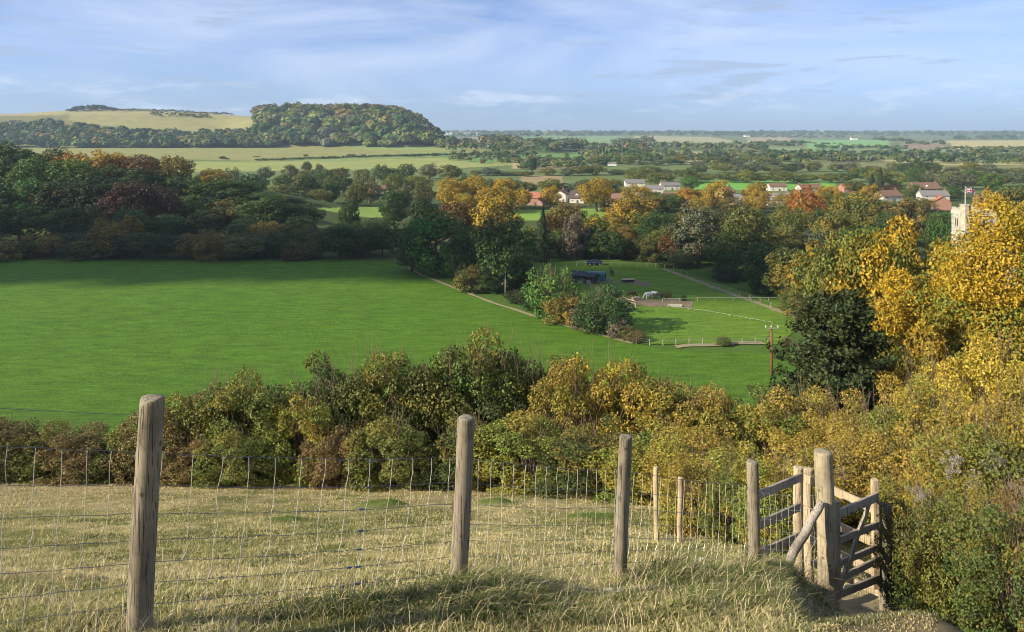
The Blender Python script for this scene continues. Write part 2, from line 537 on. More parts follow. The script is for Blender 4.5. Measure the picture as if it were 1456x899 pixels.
# ------------------------------------------------------------------ ground sheet
def inpoly(px, py, poly):
    r = np.zeros(px.shape, bool); n = len(poly)
    for i in range(n):
        x1, y1 = poly[i]; x2, y2 = poly[(i + 1) % n]
        c = ((y1 > py) != (y2 > py))
        with np.errstate(divide='ignore', invalid='ignore'):
            xi = (x2 - x1) * (py - y1) / (y2 - y1 + 1e-12) + x1
        r ^= c & (px < xi)
    return r

FAR_FIELDS = [   # outlines in photo pixels of the far fields (d > 450), with their own colour
    ([(-300, 206), (700, 206), (735, 213), (650, 221), (520, 226), (360, 229), (180, 224), (-300, 224)], (.235, .235, .085)),
    ([(150, 229), (360, 230), (520, 227), (700, 222), (830, 222), (820, 229), (640, 240), (150, 246)], (.23, .255, .085)),
    ([(480, 206), (640, 211), (690, 208), (640, 214), (520, 213)], (.19, .25, .08)),
    ([(360, 226), (470, 222), (640, 216), (740, 214), (640, 222), (470, 230)], (.20, .26, .09)),
    ([(620, 224), (820, 217), (840, 224), (690, 232)], (.13, .25, .07)),
    ([(730, 230), (850, 231), (850, 240), (730, 240)], (.30, .24, .14)),
    ([(640, 195), (718, 195), (724, 206), (660, 211)], (.24, .20, .12)),
    ([(735, 193), (885, 194), (880, 204), (745, 204)], (.17, .26, .10)),
    ([(900, 193), (1010, 195), (1060, 203), (900, 203)], (.25, .24, .13)),
    ([(900, 214), (1000, 216), (1010, 222), (905, 223)], (.30, .26, .17)),
    ([(905, 224), (1030, 224), (1030, 233), (905, 233)], (.24, .24, .12)),
    ([(1060, 196), (1130, 194), (1120, 202), (1060, 204)], (.28, .24, .15)),
    ([(1140, 199), (1262, 199), (1262, 209), (1150, 211)], (.15, .29, .10)),
    ([(1090, 210), (1330, 212), (1330, 222), (1090, 218)], (.17, .24, .11)),
    ([(1280, 204), (1345, 201), (1345, 210), (1290, 212)], (.25, .19, .13)),
    ([(1345, 200), (1700, 199), (1700, 211), (1360, 213)], (.34, .30, .14)),
    ([(1200, 213), (1700, 213), (1700, 228), (1230, 226)], (.17, .22, .10)),
    ([(1250, 228), (1700, 228), (1700, 234), (1290, 235)], (.33, .30, .14)),
    ([(985, 257), (1185, 258), (1185, 270), (985, 270)], (.12, .28, .05)),
    ([(720, 300), (860, 296), (860, 312), (720, 316)], (.16, .26, .05)),
    ([(430, 296), (560, 294), (560, 309), (430, 309)], (.18, .26, .06)),
    ([(740, 250), (800, 250), (800, 262), (740, 262)], (.28, .22, .12)),
    ([(100, 158), (380, 161), (372, 190), (230, 188), (100, 172)], (.23, .215, .095)),
    ([(-300, 150), (100, 158), (400, 160), (400, 165), (100, 163), (-300, 172)], (.27, .24, .12)),
]

rs = np.geomspace(.35, 9500, 900)
th = np.concatenate([np.linspace(-180, -48, 60)[:-1], np.linspace(-48, 48, 420), np.linspace(48, 180, 60)[1:-1]])
th = np.radians(th)
RR, TT = np.meshgrid(rs, th, indexing='ij')
GX, GY = RR * np.sin(TT), RR * np.cos(TT)
GZ = gz(GX, GY)
V_ground_max, V_ground_min = GZ.max(), GZ.min()
nr, ntn = RR.shape
V = np.stack([GX.ravel(), GY.ravel(), GZ.ravel()], 1)
V = np.vstack([V, [[0, 0, g(0, 0)]]])
ii, jj = np.meshgrid(np.arange(nr - 1), np.arange(ntn), indexing='ij')
j2 = (jj + 1) % ntn
F = np.stack([ii * ntn + jj, (ii + 1) * ntn + jj, (ii + 1) * ntn + j2, ii * ntn + j2], -1).reshape(-1, 4)
cj = np.arange(ntn)
Ft = np.stack([np.full(ntn, nr * ntn), cj, (cj + 1) % ntn], 1)


def mixv(a, b, t):
    return a * (1 - t[..., None]) + np.asarray(b) * t[..., None]


def hill_colour(x, y):
    """colour of the grass sward on the near hillside, shade painted in at lower right"""
    n = fbm(x * .55 + 2, y * .55 + 7, 4); n2 = fbm(x * 2.2, y * 2.2 + 3, 3)
    c = mixv(np.zeros(x.shape + (3,)) + np.array((.42, .365, .185)), (.20, .205, .07), sstep(.38, .62, n))
    c = mixv(c, (.13, .165, .04), sstep(.58, .75, n2) * .6)
    far = sstep(15, 21, y) * sstep(.35, .5, n2)
    c = mixv(c, (.46, .36, .21), far * .75)
    for (mx, my, mr, mh) in _m:
        q = np.exp(-(((x - mx) / mr) ** 2 + ((y - my) / (mr * .9)) ** 2) ** 1.5)
        c = mixv(c, (.12, .165, .035), np.clip(q * 1.6, 0, 1) * .9)
    trail = np.exp(-((y - (13.2 - .35 * x)) / .8) ** 2) * sstep(-6, 1, x) * sstep(.35, .55, n2)
    c = mixv(c, (.13, .20, .05), trail * .8)
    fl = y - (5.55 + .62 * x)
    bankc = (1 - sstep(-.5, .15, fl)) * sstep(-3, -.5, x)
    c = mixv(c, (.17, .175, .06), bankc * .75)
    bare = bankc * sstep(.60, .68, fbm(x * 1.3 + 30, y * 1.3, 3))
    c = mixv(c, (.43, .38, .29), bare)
    track = np.clip((np.exp(-(((x - 3.9) / .6) ** 2 + ((y - 7.9) / 1.1) ** 2)) + np.exp(-(((x - 4.0) / .5) ** 2 + ((y - 6.7) / .8) ** 2))) * 1.6, 0, 1)
    c = mixv(c, (.40, .325, .23), track)
    c = mixv(c, (.23, .18, .115), sstep(.40, .45, x / np.maximum(y, 1)) * (1 - sstep(6.6, 7.4, y)) * .85)
    c = mixv(c, (.085, .085, .035), sstep(4.3, 5.0, x) * (1 - sstep(9, 12, y)) * .9)  # dark soil below the bank bushes, with their shade painted into its colour
    return c


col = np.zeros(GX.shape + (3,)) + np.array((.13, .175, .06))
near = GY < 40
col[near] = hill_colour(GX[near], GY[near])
mid = (GY >= 40) & (GY < 200)
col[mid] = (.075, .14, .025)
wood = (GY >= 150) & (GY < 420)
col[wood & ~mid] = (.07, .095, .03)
UU = GX / np.maximum(GY, 1) * FPX + CX; VV = HV - GZ / np.maximum(GY, 1) * FPX
farm = GY > 290
pn = fbm(GX / 700, GY / 900 + 3, 3)
col[farm] = mixv(col, (.22, .22, .10), sstep(.45, .6, pn) * .8)[farm]
hs = farm & (UU < 650) & (GY > 1250) & (GY < 4000)
col[hs] = (.17, .165, .07)
for poly, cc in FAR_FIELDS:
    pu, pv = np.array(poly).T
    k = farm & (UU > pu.min()) & (UU < pu.max()) & (VV > pv.min()) & (VV < pv.max())
    if pv.min() > 240: k &= GY < 700
    elif pv.max() < 195: k &= GY > 1300
    kk = np.where(k)
    ins = inpoly(UU[kk], VV[kk], poly)
    col[kk[0][ins], kk[1][ins]] = np.array(cc) * (1.05 + .3 * rng.random())
colf = np.vstack([col.reshape(-1, 3), [[.3, .25, .12]]])
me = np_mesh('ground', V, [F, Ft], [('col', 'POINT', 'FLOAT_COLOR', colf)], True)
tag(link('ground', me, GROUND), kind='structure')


def row_sheet(name, mat, ys, xl, xr, nx, dz, jitter=0.):
    ys = np.array(ys); V = []
    for y in ys:
        a, b = xl(y), xr(y)
        xs = np.linspace(a, b, nx)
        if jitter:
            xs[-1] += (vnoise(y * .6, 3.) - .5) * jitter; xs[0] += (vnoise(y * .6, 9.) - .5) * jitter
        V.append(np.stack([xs, np.full(nx, y), gz(xs, np.full(nx, y)) + dz], 1))
    V = np.concatenate(V); n = len(ys)
    i, j = np.meshgrid(np.arange(n - 1), np.arange(nx - 1), indexing='ij')
    F = np.stack([i * nx + j, i * nx + j + 1, (i + 1) * nx + j + 1, (i + 1) * nx + j], -1).reshape(-1, 4)
    return tag(link(name, np_mesh(name, V, [F], None, True), mat), kind='structure')


PATHPX = [(545, 366), (562, 372), (600, 392), (650, 412), (700, 431), (750, 447), (800, 462), (850, 476), (900, 489), (935, 496)]
PW = [at(u, v) for u, v in PATHPX]
_py = np.array([p[1] for p in PW])[::-1]; _px = np.array([p[0] for p in PW])[::-1]
fx = lambda y: float(np.interp(y, _py, _px)) if y > _py[0] else float(_px[0] + sstep(0, 7, _py[0] - y) * 60)
row_sheet('green_field', FIELD, np.linspace(60, 198, 120), lambda y: -420., fx, 110, .07)
pxl = lambda y: float(np.interp(y, [118.5, 121, 143, 174, 190], [22, 20, 17, 8, 8]))
pxr = lambda y: float(np.interp(y, [118.5, 125, 135, 149, 165, 180, 190], [42, 47, 54, 54, 47, 40, 34]))
row_sheet('paddock', PADDOCK, np.linspace(119.5, 189.5, 60), pxl, pxr, 40, .09)


def strip(name, pts, wid, mat, dz, wob=.25):
    pts = np.array(pts, float)
    seg = np.r_[0, np.cumsum(np.hypot(*np.diff(pts, axis=0).T))]
    s = np.linspace(0, seg[-1], max(8, int(seg[-1] / (wid * .7))))
    x = np.interp(s, seg, pts[:, 0]); y = np.interp(s, seg, pts[:, 1])
    tx, ty = np.gradient(x), np.gradient(y); L = np.hypot(tx, ty); nx, ny = -ty / L, tx / L
    V = []
    for k, off in enumerate((-.5, -.17, .17, .5)):
        o = off * wid * (1 + wob * (vnoise(s * .5 + k * 13, k * 5.) - .5) * 2)
        xx, yy = x + nx * o, y + ny * o
        V.append(np.stack([xx, yy, gz(xx, yy) + dz], 1))
    V = np.stack(V, 1).reshape(-1, 3); n = len(s)
    i, j = np.meshgrid(np.arange(n - 1), np.arange(3), indexing='ij')
    F = np.stack([i * 4 + j, (i + 1) * 4 + j, (i + 1) * 4 + j + 1, i * 4 + j + 1], -1).reshape(-1, 4)
    return tag(link(name, np_mesh(name, V, [F], None, True), mat), kind='structure')


strip('footpath', PW[1:-1], .95, PATH, .13, .4)
strip('paddock_track', [at(u, v) for u, v in ((945, 384), (985, 398), (1050, 422), (1105, 442), (1150, 458))], 1.6, PATH, .13, .4)
strip('trampled_ground', [at(u, v) for u, v in ((878, 428), (905, 430), (935, 431), (985, 434))], 6.5, DIRT, .13, .5)
strip('muddy_patch', [at(u, v) for u, v in ((880, 400), (905, 403), (925, 404))], 5., DIRT, .125, .5)
strip('dry_grass_strip', [at(u, v) for u, v in ((960, 494), (1000, 492), (1060, 489), (1085, 488))], 1.6, PATH, .14, .5)

# ------------------------------------------------------------------ foliage meshes
def leaf_cloud(C, Nrm, size, r, jit=.5, aspect=.62):
    """one diamond leaf (or leaf spray) per centre, facing roughly along Nrm"""
    n = len(C)
    Nn = Nrm + r.normal(0, jit, (n, 3)); Nn /= np.linalg.norm(Nn, axis=1)[:, None] + 1e-9
    A = np.cross(Nn, r.normal(0, 1, (n, 3))); A /= np.linalg.norm(A, axis=1)[:, None] + 1e-9
    B = np.cross(Nn, A)
    s = (size * r.uniform(.55, 1.4, n))[:, None]
    bend = Nn * s * r.uniform(-.25, .25, n)[:, None]
    V = np.stack([C - A * s * .5, C + B * s * .5 * aspect + bend, C + A * s * .5, C - B * s * .5 * aspect + bend], 1).reshape(-1, 3)
    F = np.arange(4 * n).reshape(-1, 4)
    return V, F


def crown_points(seed, n, kind):
    r = np.random.default_rng(seed)
    if kind == 'oval':
        nl, cz, rad, lr = 44, .53, (.40, .40, .42), (.10, .19)
    elif kind == 'tall':
        nl, cz, rad, lr = 46, .52, (.40, .40, .45), (.09, .17)
    elif kind == 'bush':
        nl, cz, rad, lr = 60, .34, (.44, .44, .52), (.07, .17)
    elif kind == 'wide':
        nl, cz, rad, lr = 64, .55, (.43, .43, .39), (.07, .15)
    elif kind == 'poplar':
        nl, cz, rad, lr = 40, .52, (.30, .30, .48), (.10, .2)
    else:
        nl, cz, rad, lr = 40, .5, (.4, .4, .42), (.1, .2)
    D = r.normal(0, 1, (nl * 3, 3)); D /= np.linalg.norm(D, axis=1)[:, None]
    # keep lobes apart so that gaps stay between them
    keep = []
    for d in D:
        if all(np.dot(d, q) < .93 for q in keep) or r.random() < .25: keep.append(d)
        if len(keep) >= nl: break
    D = np.array(keep); nl = len(D)
    f = r.uniform(.55, 1.0, nl) ** .7
    asym = 1 + (.28 if kind == 'bush' else .16) * np.sin(np.arctan2(D[:, 1], D[:, 0]) * r.integers(1, 4) + r.uniform(0, 6))
    LC = D * np.array(rad) * (f * asym)[:, None] + np.array([0, 0, cz])
    if kind == 'bush': LC[:, 2] = np.maximum(LC[:, 2], .08)
    LR = r.uniform(*lr, nl) * (1.15 - .3 * f)
    pc = r.random(nl)
    w = LR ** 2; w /= w.sum()
    idx = r.choice(nl, int(n * 1.7), p=w)
    q = r.normal(0, 1, (len(idx), 3)); q /= np.linalg.norm(q, axis=1)[:, None]
    q[:, 2] *= np.where(q[:, 2] < 0, .75, 1.)
    ripple = 1 + .22 * np.sin(q[:, 0] * 7 + idx) * np.sin(q[:, 1] * 6 + idx * 2.) * np.sin(q[:, 2] * 7 + 1)
    rr = LR[idx] * r.uniform(.72, 1.06, len(idx)) * ripple
    C = LC[idx] + q * rr[:, None]
    # drop what lies deep inside other lobes
    inside = np.zeros(len(C), int)
    for k in range(nl):
        dd = np.linalg.norm(C - LC[k], axis=1)
        inside += (dd < LR[k] * .7) & (idx != k)
    ok = (inside == 0) & (C[:, 2] > .015)
    C, q, idx = C[ok][:n], q[ok][:n], idx[ok][:n]
    N = q + .5 * (C - np.array([0, 0, cz])) / np.array(rad) + np.array([0, 0, .25])
    N /= np.linalg.norm(N, axis=1)[:, None]
    return C, N, pc[idx], r


_crowns = {}
def crown_mesh(kind, variant, n, leaf):
    key = (kind, variant, n)
    if key in _crowns: return _crowns[key]
    if kind == 'cone':
        r = np.random.default_rng(90 + variant)
        t = r.random(n) ** .75
        z = 1 - t * .97
        tier = (z * 13) % 1.
        an = r.uniform(0, 2 * math.pi, n)
        lob = .75 + .25 * np.sin(an * 5 + np.floor(z * 13) * 2.4)
        rad = .5 * t ** .85 * (.55 + .45 * (1 - tier)) * lob * r.uniform(.55, 1.05, n)
        C = np.stack([np.cos(an) * rad, np.sin(an) * rad, z - rad * .12], 1)
        N = np.stack([np.cos(an), np.sin(an), np.full(n, .5)], 1); cl = np.floor(z * 13) / 13 * .6 + .4 * r.random(n)
    elif kind == 'yew':
        # layered drooping boughs, each a fan of short sprays
        r = np.random.default_rng(190 + variant)
        nb = 190; Cs, Ns, cls = [], [], []
        for b in range(nb):
            h = r.uniform(.10, .97); an = r.uniform(0, 6.283)
            R = .5 * (1 - h) ** .62 * r.uniform(.55, 1.2) + .035
            m = n // nb
            s = r.random(m) ** .6
            side = r.normal(0, .038, m) * (1.2 - s * .6)
            zz = h + s * R * .10 - s ** 2 * R * .22 + s ** 4 * R * .28 + r.normal(0, .016, m)
            ca, sa = math.cos(an), math.sin(an)
            Cs.append(np.stack([ca * s * R - sa * side, sa * s * R + ca * side, zz], 1))
            Ns.append(np.tile([ca * .55, sa * .55, .85], (m, 1))); cls.append(np.full(m, r.random()))
        C = np.concatenate(Cs); N = np.concatenate(Ns); cl = np.concatenate(cls)
        C[:, 2] = np.maximum(C[:, 2], .01)
    else:
        C, N, cl, r = crown_points(31 * variant + len(kind) * 7, n, kind)
    V, F = leaf_cloud(C, N, leaf, r, .8 if n >= 20000 else .5)
    lv = np.repeat(r.random(len(C)), 1)
    me = np_mesh('crown_%s_%d' % (kind, variant), V, [F], [('lv', 'FACE', 'FLOAT', lv), ('cl', 'FACE', 'FLOAT', cl)])
    me.materials.append(FOL)
    _crowns[key] = me
    return me


_trunks = {}
def trunk_mesh(variant, stems=False):
    key = (variant, stems)
    if key in _trunks: return _trunks[key]
    r = random.Random(variant + 50); m = MB()
    if stems:
        for k in range(60):
            an = r.uniform(0, 6.28); h = r.uniform(.6, 1.13); sp = r.uniform(.02, .42)
            p = [(.05 * math.cos(an), .05 * math.sin(an), -.03)]
            for t in (.4, .75, 1.):
                p.append((math.cos(an) * sp * t + r.uniform(-.05, .05), math.sin(an) * sp * t + r.uniform(-.05, .05), h * t ** .85 * (1 - .35 * sp)))
            m.tube(p, [.006, .004, .0025, .0012], 4, False)
    else:
        top = .72
        pts = [(0, 0, -.04), (.004, 0, .02), (r.uniform(-.01, .01), 0, .2), (r.uniform(-.03, .03), r.uniform(-.02, .02), .42), (r.uniform(-.04, .04), 0, top)]
        m.tube(pts, [.042, .034, .026, .02, .006], 8, False)
        for k in range(9):
            h = r.uniform(.2, .55); an = k * 2.4 + r.uniform(-.3, .3); L = r.uniform(.2, .36)
            a = (0, 0, h); b = (math.cos(an) * L * .5, math.sin(an) * L * .5, h + .10); c = (math.cos(an) * L, math.sin(an) * L, h + .24)
            m.tube([a, b, c], [.013, .009, .003], 5, False)
    me = m.mesh('trunk_%d' % variant, True); me.materials.append(STEM if stems else BARK)
    _trunks[key] = me
    return me


PAL = {
    'dark green': (.034, .062, .016), 'deep green': (.042, .082, .018), 'mid green': (.060, .110, .022), 'bright green': (.075, .150, .024),
    'olive green': (.115, .130, .026), 'yellow-green': (.155, .175, .032), 'golden': (.34, .235, .034), 'yellow': (.30, .235, .028),
    'orange': (.29, .125, .022), 'rusty': (.145, .080, .026), 'dark red-brown': (.070, .042, .022), 'grey-green': (.105, .125, .068),
    'brown': (.15, .115, .042), 'pinkish grey': (.20, .165, .105), 'conifer green': (.036, .062, .020), 'pale green': (.135, .165, .060),
    'olive-gold': (.20, .155, .030),
}
_n_thing = [0]
DET = {0: (23000, .023), 1: (6500, .040), 2: (2600, .058), 3: (800, .10)}


def tree(x, y, h, wd, kind, colour, label, cat='tree', group=None, autumn=0., det=1, name=None, variant=None, parts=True, rz=None, n=None, leaf=None, sub=0.):
    n0, l0 = DET[det]
    n = n or n0; leaf = leaf or l0
    _n_thing[0] += 1
    k = _n_thing[0]
    nv = 1 if n > 30000 else 3
    variant = variant if variant is not None else k % nv
    name = name or {'bush': 'bush', 'cone': 'conifer_tree', 'poplar': 'poplar_tree', 'yew': 'yew_tree'}.get(kind, 'broadleaf_tree')
    me = crown_mesh(kind, variant, n, leaf)
    c = PAL[colour] if isinstance(colour, str) else colour
    j = [R0.uniform(.88, 1.12) for _ in range(3)]; jj = R0.uniform(.88, 1.12)
    c4 = (c[0] * jj * (j[0] * .5 + .5), c[1] * jj * (j[1] * .5 + .5), c[2] * jj, autumn)
    rz = R0.uniform(0, 6.28) if rz is None else rz
    z = g(x, y) - sub
    if parts:
        e = empty(name, (x, y, z), rz); e.scale = (wd, wd, h)
        o = link('foliage' if kind == 'bush' else 'crown', me, None, e); o.color = c4
        if kind == 'bush' and y < 60:
            o.material_slots[0].link = 'OBJECT'; o.material_slots[0].material = FOLB
        link('stems' if kind == 'bush' else 'trunk', trunk_mesh(k % 4, kind == 'bush'), None, e)
    else:
        e = link(name, me, None, None, (x, y, z)); e.rotation_euler = (0, 0, rz); e.scale = (wd, wd, h); e.color = c4
    tag(e, label, cat, group)
    return e


def ptree(u, vt, wpx, d, kind, colour, label, **k):
    """tree standing d metres out whose top shows at photo pixel (u, vt), wpx wide"""
    x = (u - CX) / FPX * d
    zt = (HV - vt) / FPX * d
    h = max(1.5, zt - g(x, d))
    return tree(x, d, h, wpx / FPX * d * 1.06, kind, colour, label, **k)


ORD = ['first', 'second', 'third', 'fourth', 'fifth', 'sixth', 'seventh', 'eighth', 'ninth', 'tenth', 'eleventh', 'twelfth', 'thirteenth', 'fourteenth',
       'fifteenth', 'sixteenth', 'seventeenth', 'eighteenth', 'nineteenth', 'twentieth', 'twenty-first', 'twenty-second', 'twenty-third', 'twenty-fourth',
       'twenty-fifth', 'twenty-sixth', 'twenty-seventh', 'twenty-eighth', 'twenty-ninth', 'thirtieth']

# ------------------------------------------------------------------ left wood, in five rows up the rise
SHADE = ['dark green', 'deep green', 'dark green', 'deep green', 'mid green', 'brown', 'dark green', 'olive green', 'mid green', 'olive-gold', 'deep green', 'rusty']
def wood_row(u0, u1, step, vfun, d, wpx, cols, phrase, kinds=('oval', 'wide', 'tall', 'oval'), special={}, au=0., kmin=0):
    u = u0; k = 0
    while u < u1:
        uu = u + R0.uniform(-.2, .2) * step
        c = special.get(k, cols[R0.randrange(len(cols))])
        dd = d * R0.uniform(.985, 1.015)
        lab = '%s tree in %s, %s from the left' % (c, phrase, ORD[k])
        ptree(uu, vfun(uu) + R0.uniform(-6, 6), wpx * R0.uniform(.85, 1.2), dd, kinds[R0.randrange(len(kinds))], c, lab, group='trees of the shaded left wood', autumn=au + R0.uniform(0, .16))
        u += step * R0.uniform(.85, 1.15); k += 1

itp = lambda xs, ys: (lambda u: float(np.interp(u, xs, ys)))
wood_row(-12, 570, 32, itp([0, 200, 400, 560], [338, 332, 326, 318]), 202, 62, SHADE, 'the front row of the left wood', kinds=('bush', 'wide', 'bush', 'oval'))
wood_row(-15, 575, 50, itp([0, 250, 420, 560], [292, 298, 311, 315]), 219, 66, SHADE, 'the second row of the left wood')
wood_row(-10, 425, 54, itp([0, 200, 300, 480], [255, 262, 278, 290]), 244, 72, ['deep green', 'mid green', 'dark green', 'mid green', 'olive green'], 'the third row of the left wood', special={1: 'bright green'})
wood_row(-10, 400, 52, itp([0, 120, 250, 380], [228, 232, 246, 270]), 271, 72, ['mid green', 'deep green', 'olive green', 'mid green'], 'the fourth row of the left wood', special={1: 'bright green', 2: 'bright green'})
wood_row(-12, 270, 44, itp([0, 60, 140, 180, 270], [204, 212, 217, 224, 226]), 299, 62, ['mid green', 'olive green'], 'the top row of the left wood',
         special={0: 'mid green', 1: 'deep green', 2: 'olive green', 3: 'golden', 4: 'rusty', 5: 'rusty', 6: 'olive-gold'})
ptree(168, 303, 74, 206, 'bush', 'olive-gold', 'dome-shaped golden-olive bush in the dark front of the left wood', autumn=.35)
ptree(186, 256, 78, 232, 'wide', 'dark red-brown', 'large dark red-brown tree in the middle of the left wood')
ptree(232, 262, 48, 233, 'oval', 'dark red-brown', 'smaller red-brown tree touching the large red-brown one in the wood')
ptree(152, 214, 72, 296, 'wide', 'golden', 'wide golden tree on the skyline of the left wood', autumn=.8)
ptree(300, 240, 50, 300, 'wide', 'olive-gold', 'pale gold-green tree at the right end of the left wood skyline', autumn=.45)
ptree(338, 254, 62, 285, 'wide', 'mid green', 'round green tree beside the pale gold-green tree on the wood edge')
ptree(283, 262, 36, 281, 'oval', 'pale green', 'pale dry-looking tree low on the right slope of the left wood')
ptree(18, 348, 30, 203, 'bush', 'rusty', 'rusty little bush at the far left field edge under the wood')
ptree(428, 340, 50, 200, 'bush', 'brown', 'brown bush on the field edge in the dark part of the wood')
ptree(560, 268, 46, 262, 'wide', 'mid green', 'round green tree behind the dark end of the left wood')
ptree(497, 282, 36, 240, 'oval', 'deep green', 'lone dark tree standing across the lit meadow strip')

# ------------------------------------------------------------------ belt behind the wood, left of the golden trees
BELT = ['mid green', 'olive green', 'deep green', 'yellow-green', 'grey-green', 'mid green', 'olive green']
def belt(u0, u1, step, vfun, d, wpx, cols, phrase, group, det=2, parts=True, special={}, au=.1, kinds=('oval', 'wide', 'tall', 'wide'), labelled=True, ref='its left end'):
    u = u0; k = 0
    while u < u1:
        uu = u + R0.uniform(-.25, .25) * step
        c = special.get(k, cols[R0.randrange(len(cols))])
        kd = kinds[R0.randrange(len(kinds))]
        lab = '%s tree in %s, %s from %s' % (c, phrase, ORD[k], ref)
        ptree(uu, vfun(uu) + R0.uniform(-5, 5), wpx * R0.uniform(.75, 1.25), d * R0.uniform(.97, 1.03), kd, c, lab, group=group, det=det, parts=parts, autumn=au + R0.uniform(-.1, .2))
        u += step * R0.uniform(.8, 1.2); k += 1

belt(300, 610, 32, itp([300, 450, 600], [262, 256, 264]), 345, 40, BELT, 'the belt behind the lit meadow', 'trees behind the lit meadow strip')
belt(335, 620, 30, itp([330, 620], [246, 244]), 410, 36, BELT + ['pale green'], 'the second belt behind the meadow', 'trees in the second belt behind the meadow')
belt(380, 660, 26, itp([380, 660], [238, 236]), 540, 30, ['olive green', 'grey-green', 'mid green', 'olive green'], 'the belt below the hill fields', 'trees below the hedged hill fields')
ptree(455, 268, 34, 330, 'wide', 'yellow-green', 'yellow-green bushy tree just left of the lone dark meadow tree', det=2)
ptree(402, 262, 40, 325, 'wide', 'pale green', 'pale silvery willow at the left end of the meadow strip', det=2)

# ------------------------------------------------------------------ shaded clump in the centre by the field corner
C = lambda *a, **k: ptree(*a, **k)
C(622, 302, 112, 176, 'tall', (.065, .14, .022), 'big rounded green tree at the far right corner of the green field', det=1, autumn=.05)
C(586, 316, 64, 182, 'tall', 'deep green', 'slimmer green tree left of the big rounded field-corner tree')
C(718, 314, 92, 158, 'oval', (.065, .13, .024), 'big green tree behind the thin grey pole')
C(664, 322, 70, 168, 'oval', 'deep green', 'darker green tree between the two big field-corner trees')
C(668, 374, 62, 160, 'bush', 'olive green', 'olive bush at the foot of the field-corner trees', autumn=.25)
C(700, 384, 44, 158, 'bush', 'deep green', 'dark bush just left of the thin grey pole')
C(742, 366, 46, 163, 'bush', 'dark green', 'dark bush just right of the thin grey pole')
C(642, 282, 76, 214, 'wide', 'rusty', 'dark rusty tree below the golden trees')
C(706, 276, 78, 210, 'wide', 'olive-gold', 'bronze-gold tree with a dark underside above the pole', autumn=.5)
C(602, 282, 52, 226, 'oval', 'dark green', 'dark green tree left of the dark rusty tree')
C(772, 292, 34, 196, 'cone', 'conifer green', 'dark narrow conifer at the left end of the paddock woods')
C(808, 286, 54, 224, 'wide', 'brown', 'brown-olive tree behind the greyish half-bare tree', autumn=.3)
C(814, 306, 42, 199, 'tall', 'pinkish grey', 'greyish half-bare tree behind the stables')
C(862, 300, 66, 212, 'wide', 'olive green', 'broad olive tree above the teal horsebox', autumn=.45)
C(840, 322, 40, 201, 'oval', 'dark green', 'dark tree low beside the greyish half-bare tree')
C(900, 276, 74, 232, 'wide', 'olive-gold', 'broad gold-olive tree in front of the brown-roofed cottage', autumn=.5)
C(934, 300, 46, 214, 'tall', 'deep green', 'dark green tree right of the broad gold-olive tree')
C(888, 322, 36, 200, 'oval', 'brown', 'brownish tree above the parked dark car', autumn=.3)
C(918, 334, 40, 197, 'bush', 'olive green', 'low olive bush on the top edge of the paddock')
C(952, 330, 40, 196, 'oval', 'rusty', 'small pinkish-brown tree on the top edge of the paddock')
C(992, 290, 84, 192, 'wide', 'grey-green', 'large grey-green tree at the top right of the paddock', autumn=.12)
C(966, 352, 52, 188, 'bush', 'dark green', 'dark bush below the large grey-green tree')
C(1062, 288, 84, 182, 'oval', 'olive green', 'large olive-green tree right of the grey-green one', autumn=.2)
C(1030, 330, 60, 176, 'oval', 'mid green', 'green tree leaning over the paddock right fence', autumn=.15)
C(1036, 372, 48, 171, 'bush', 'dark green', 'dark bush behind the paddock right fence')
C(1085, 345, 68, 160, 'tall', 'mid green', 'lush green tree halfway along the paddock right fence', autumn=.1)
C(1090, 392, 50, 157, 'bush', 'deep green', 'deep green bush halfway along the paddock right fence')
C(1128, 352, 80, 146, 'wide', 'olive green', 'pale olive tree near the lower paddock right fence', autumn=.25)
C(1140, 404, 60, 140, 'bush', 'olive green', 'olive bush at the lower end of the paddock right fence', autumn=.25)
C(1176, 336, 96, 132, 'wide', 'olive green', 'khaki-olive tree left of the tall yellow-green tree', autumn=.35)
C(1186, 300, 60, 200, 'wide', 'olive green', 'olive tree below the red-brick village roofs', autumn=.3)
C(1126, 290, 56, 214, 'oval', 'olive green', 'mottled olive tree under the white dormered terrace', autumn=.3)
C(1146, 264, 58, 250, 'wide', 'orange', 'orange-rust tree right of the white dormered terrace', autumn=.1)
C(1163, 292, 34, 222, 'cone', 'deep green', 'dark pointed evergreen beside the orange-rust tree')
C(1222, 272, 72, 236, 'wide', 'olive green', 'broad khaki-green tree right of the dark pointed evergreen', autumn=.35)
C(1290, 282, 66, 222, 'wide', 'brown', 'brownish-olive tree left of the church tower', autumn=.3)
C(1262, 300, 46, 205, 'oval', 'deep green', 'deep green tree behind the top of the yellow-green tree')
C(1340, 296, 50, 190, 'oval', 'mid green', 'green tree just left of the church tower')
C(1408, 268, 46, 230, 'wide', 'olive-gold', 'bronze tree behind the church tower flag', autumn=.6)
C(1440, 262, 60, 240, 'wide', 'olive green', 'olive tree at the right edge behind the yellow maple', autumn=.3)

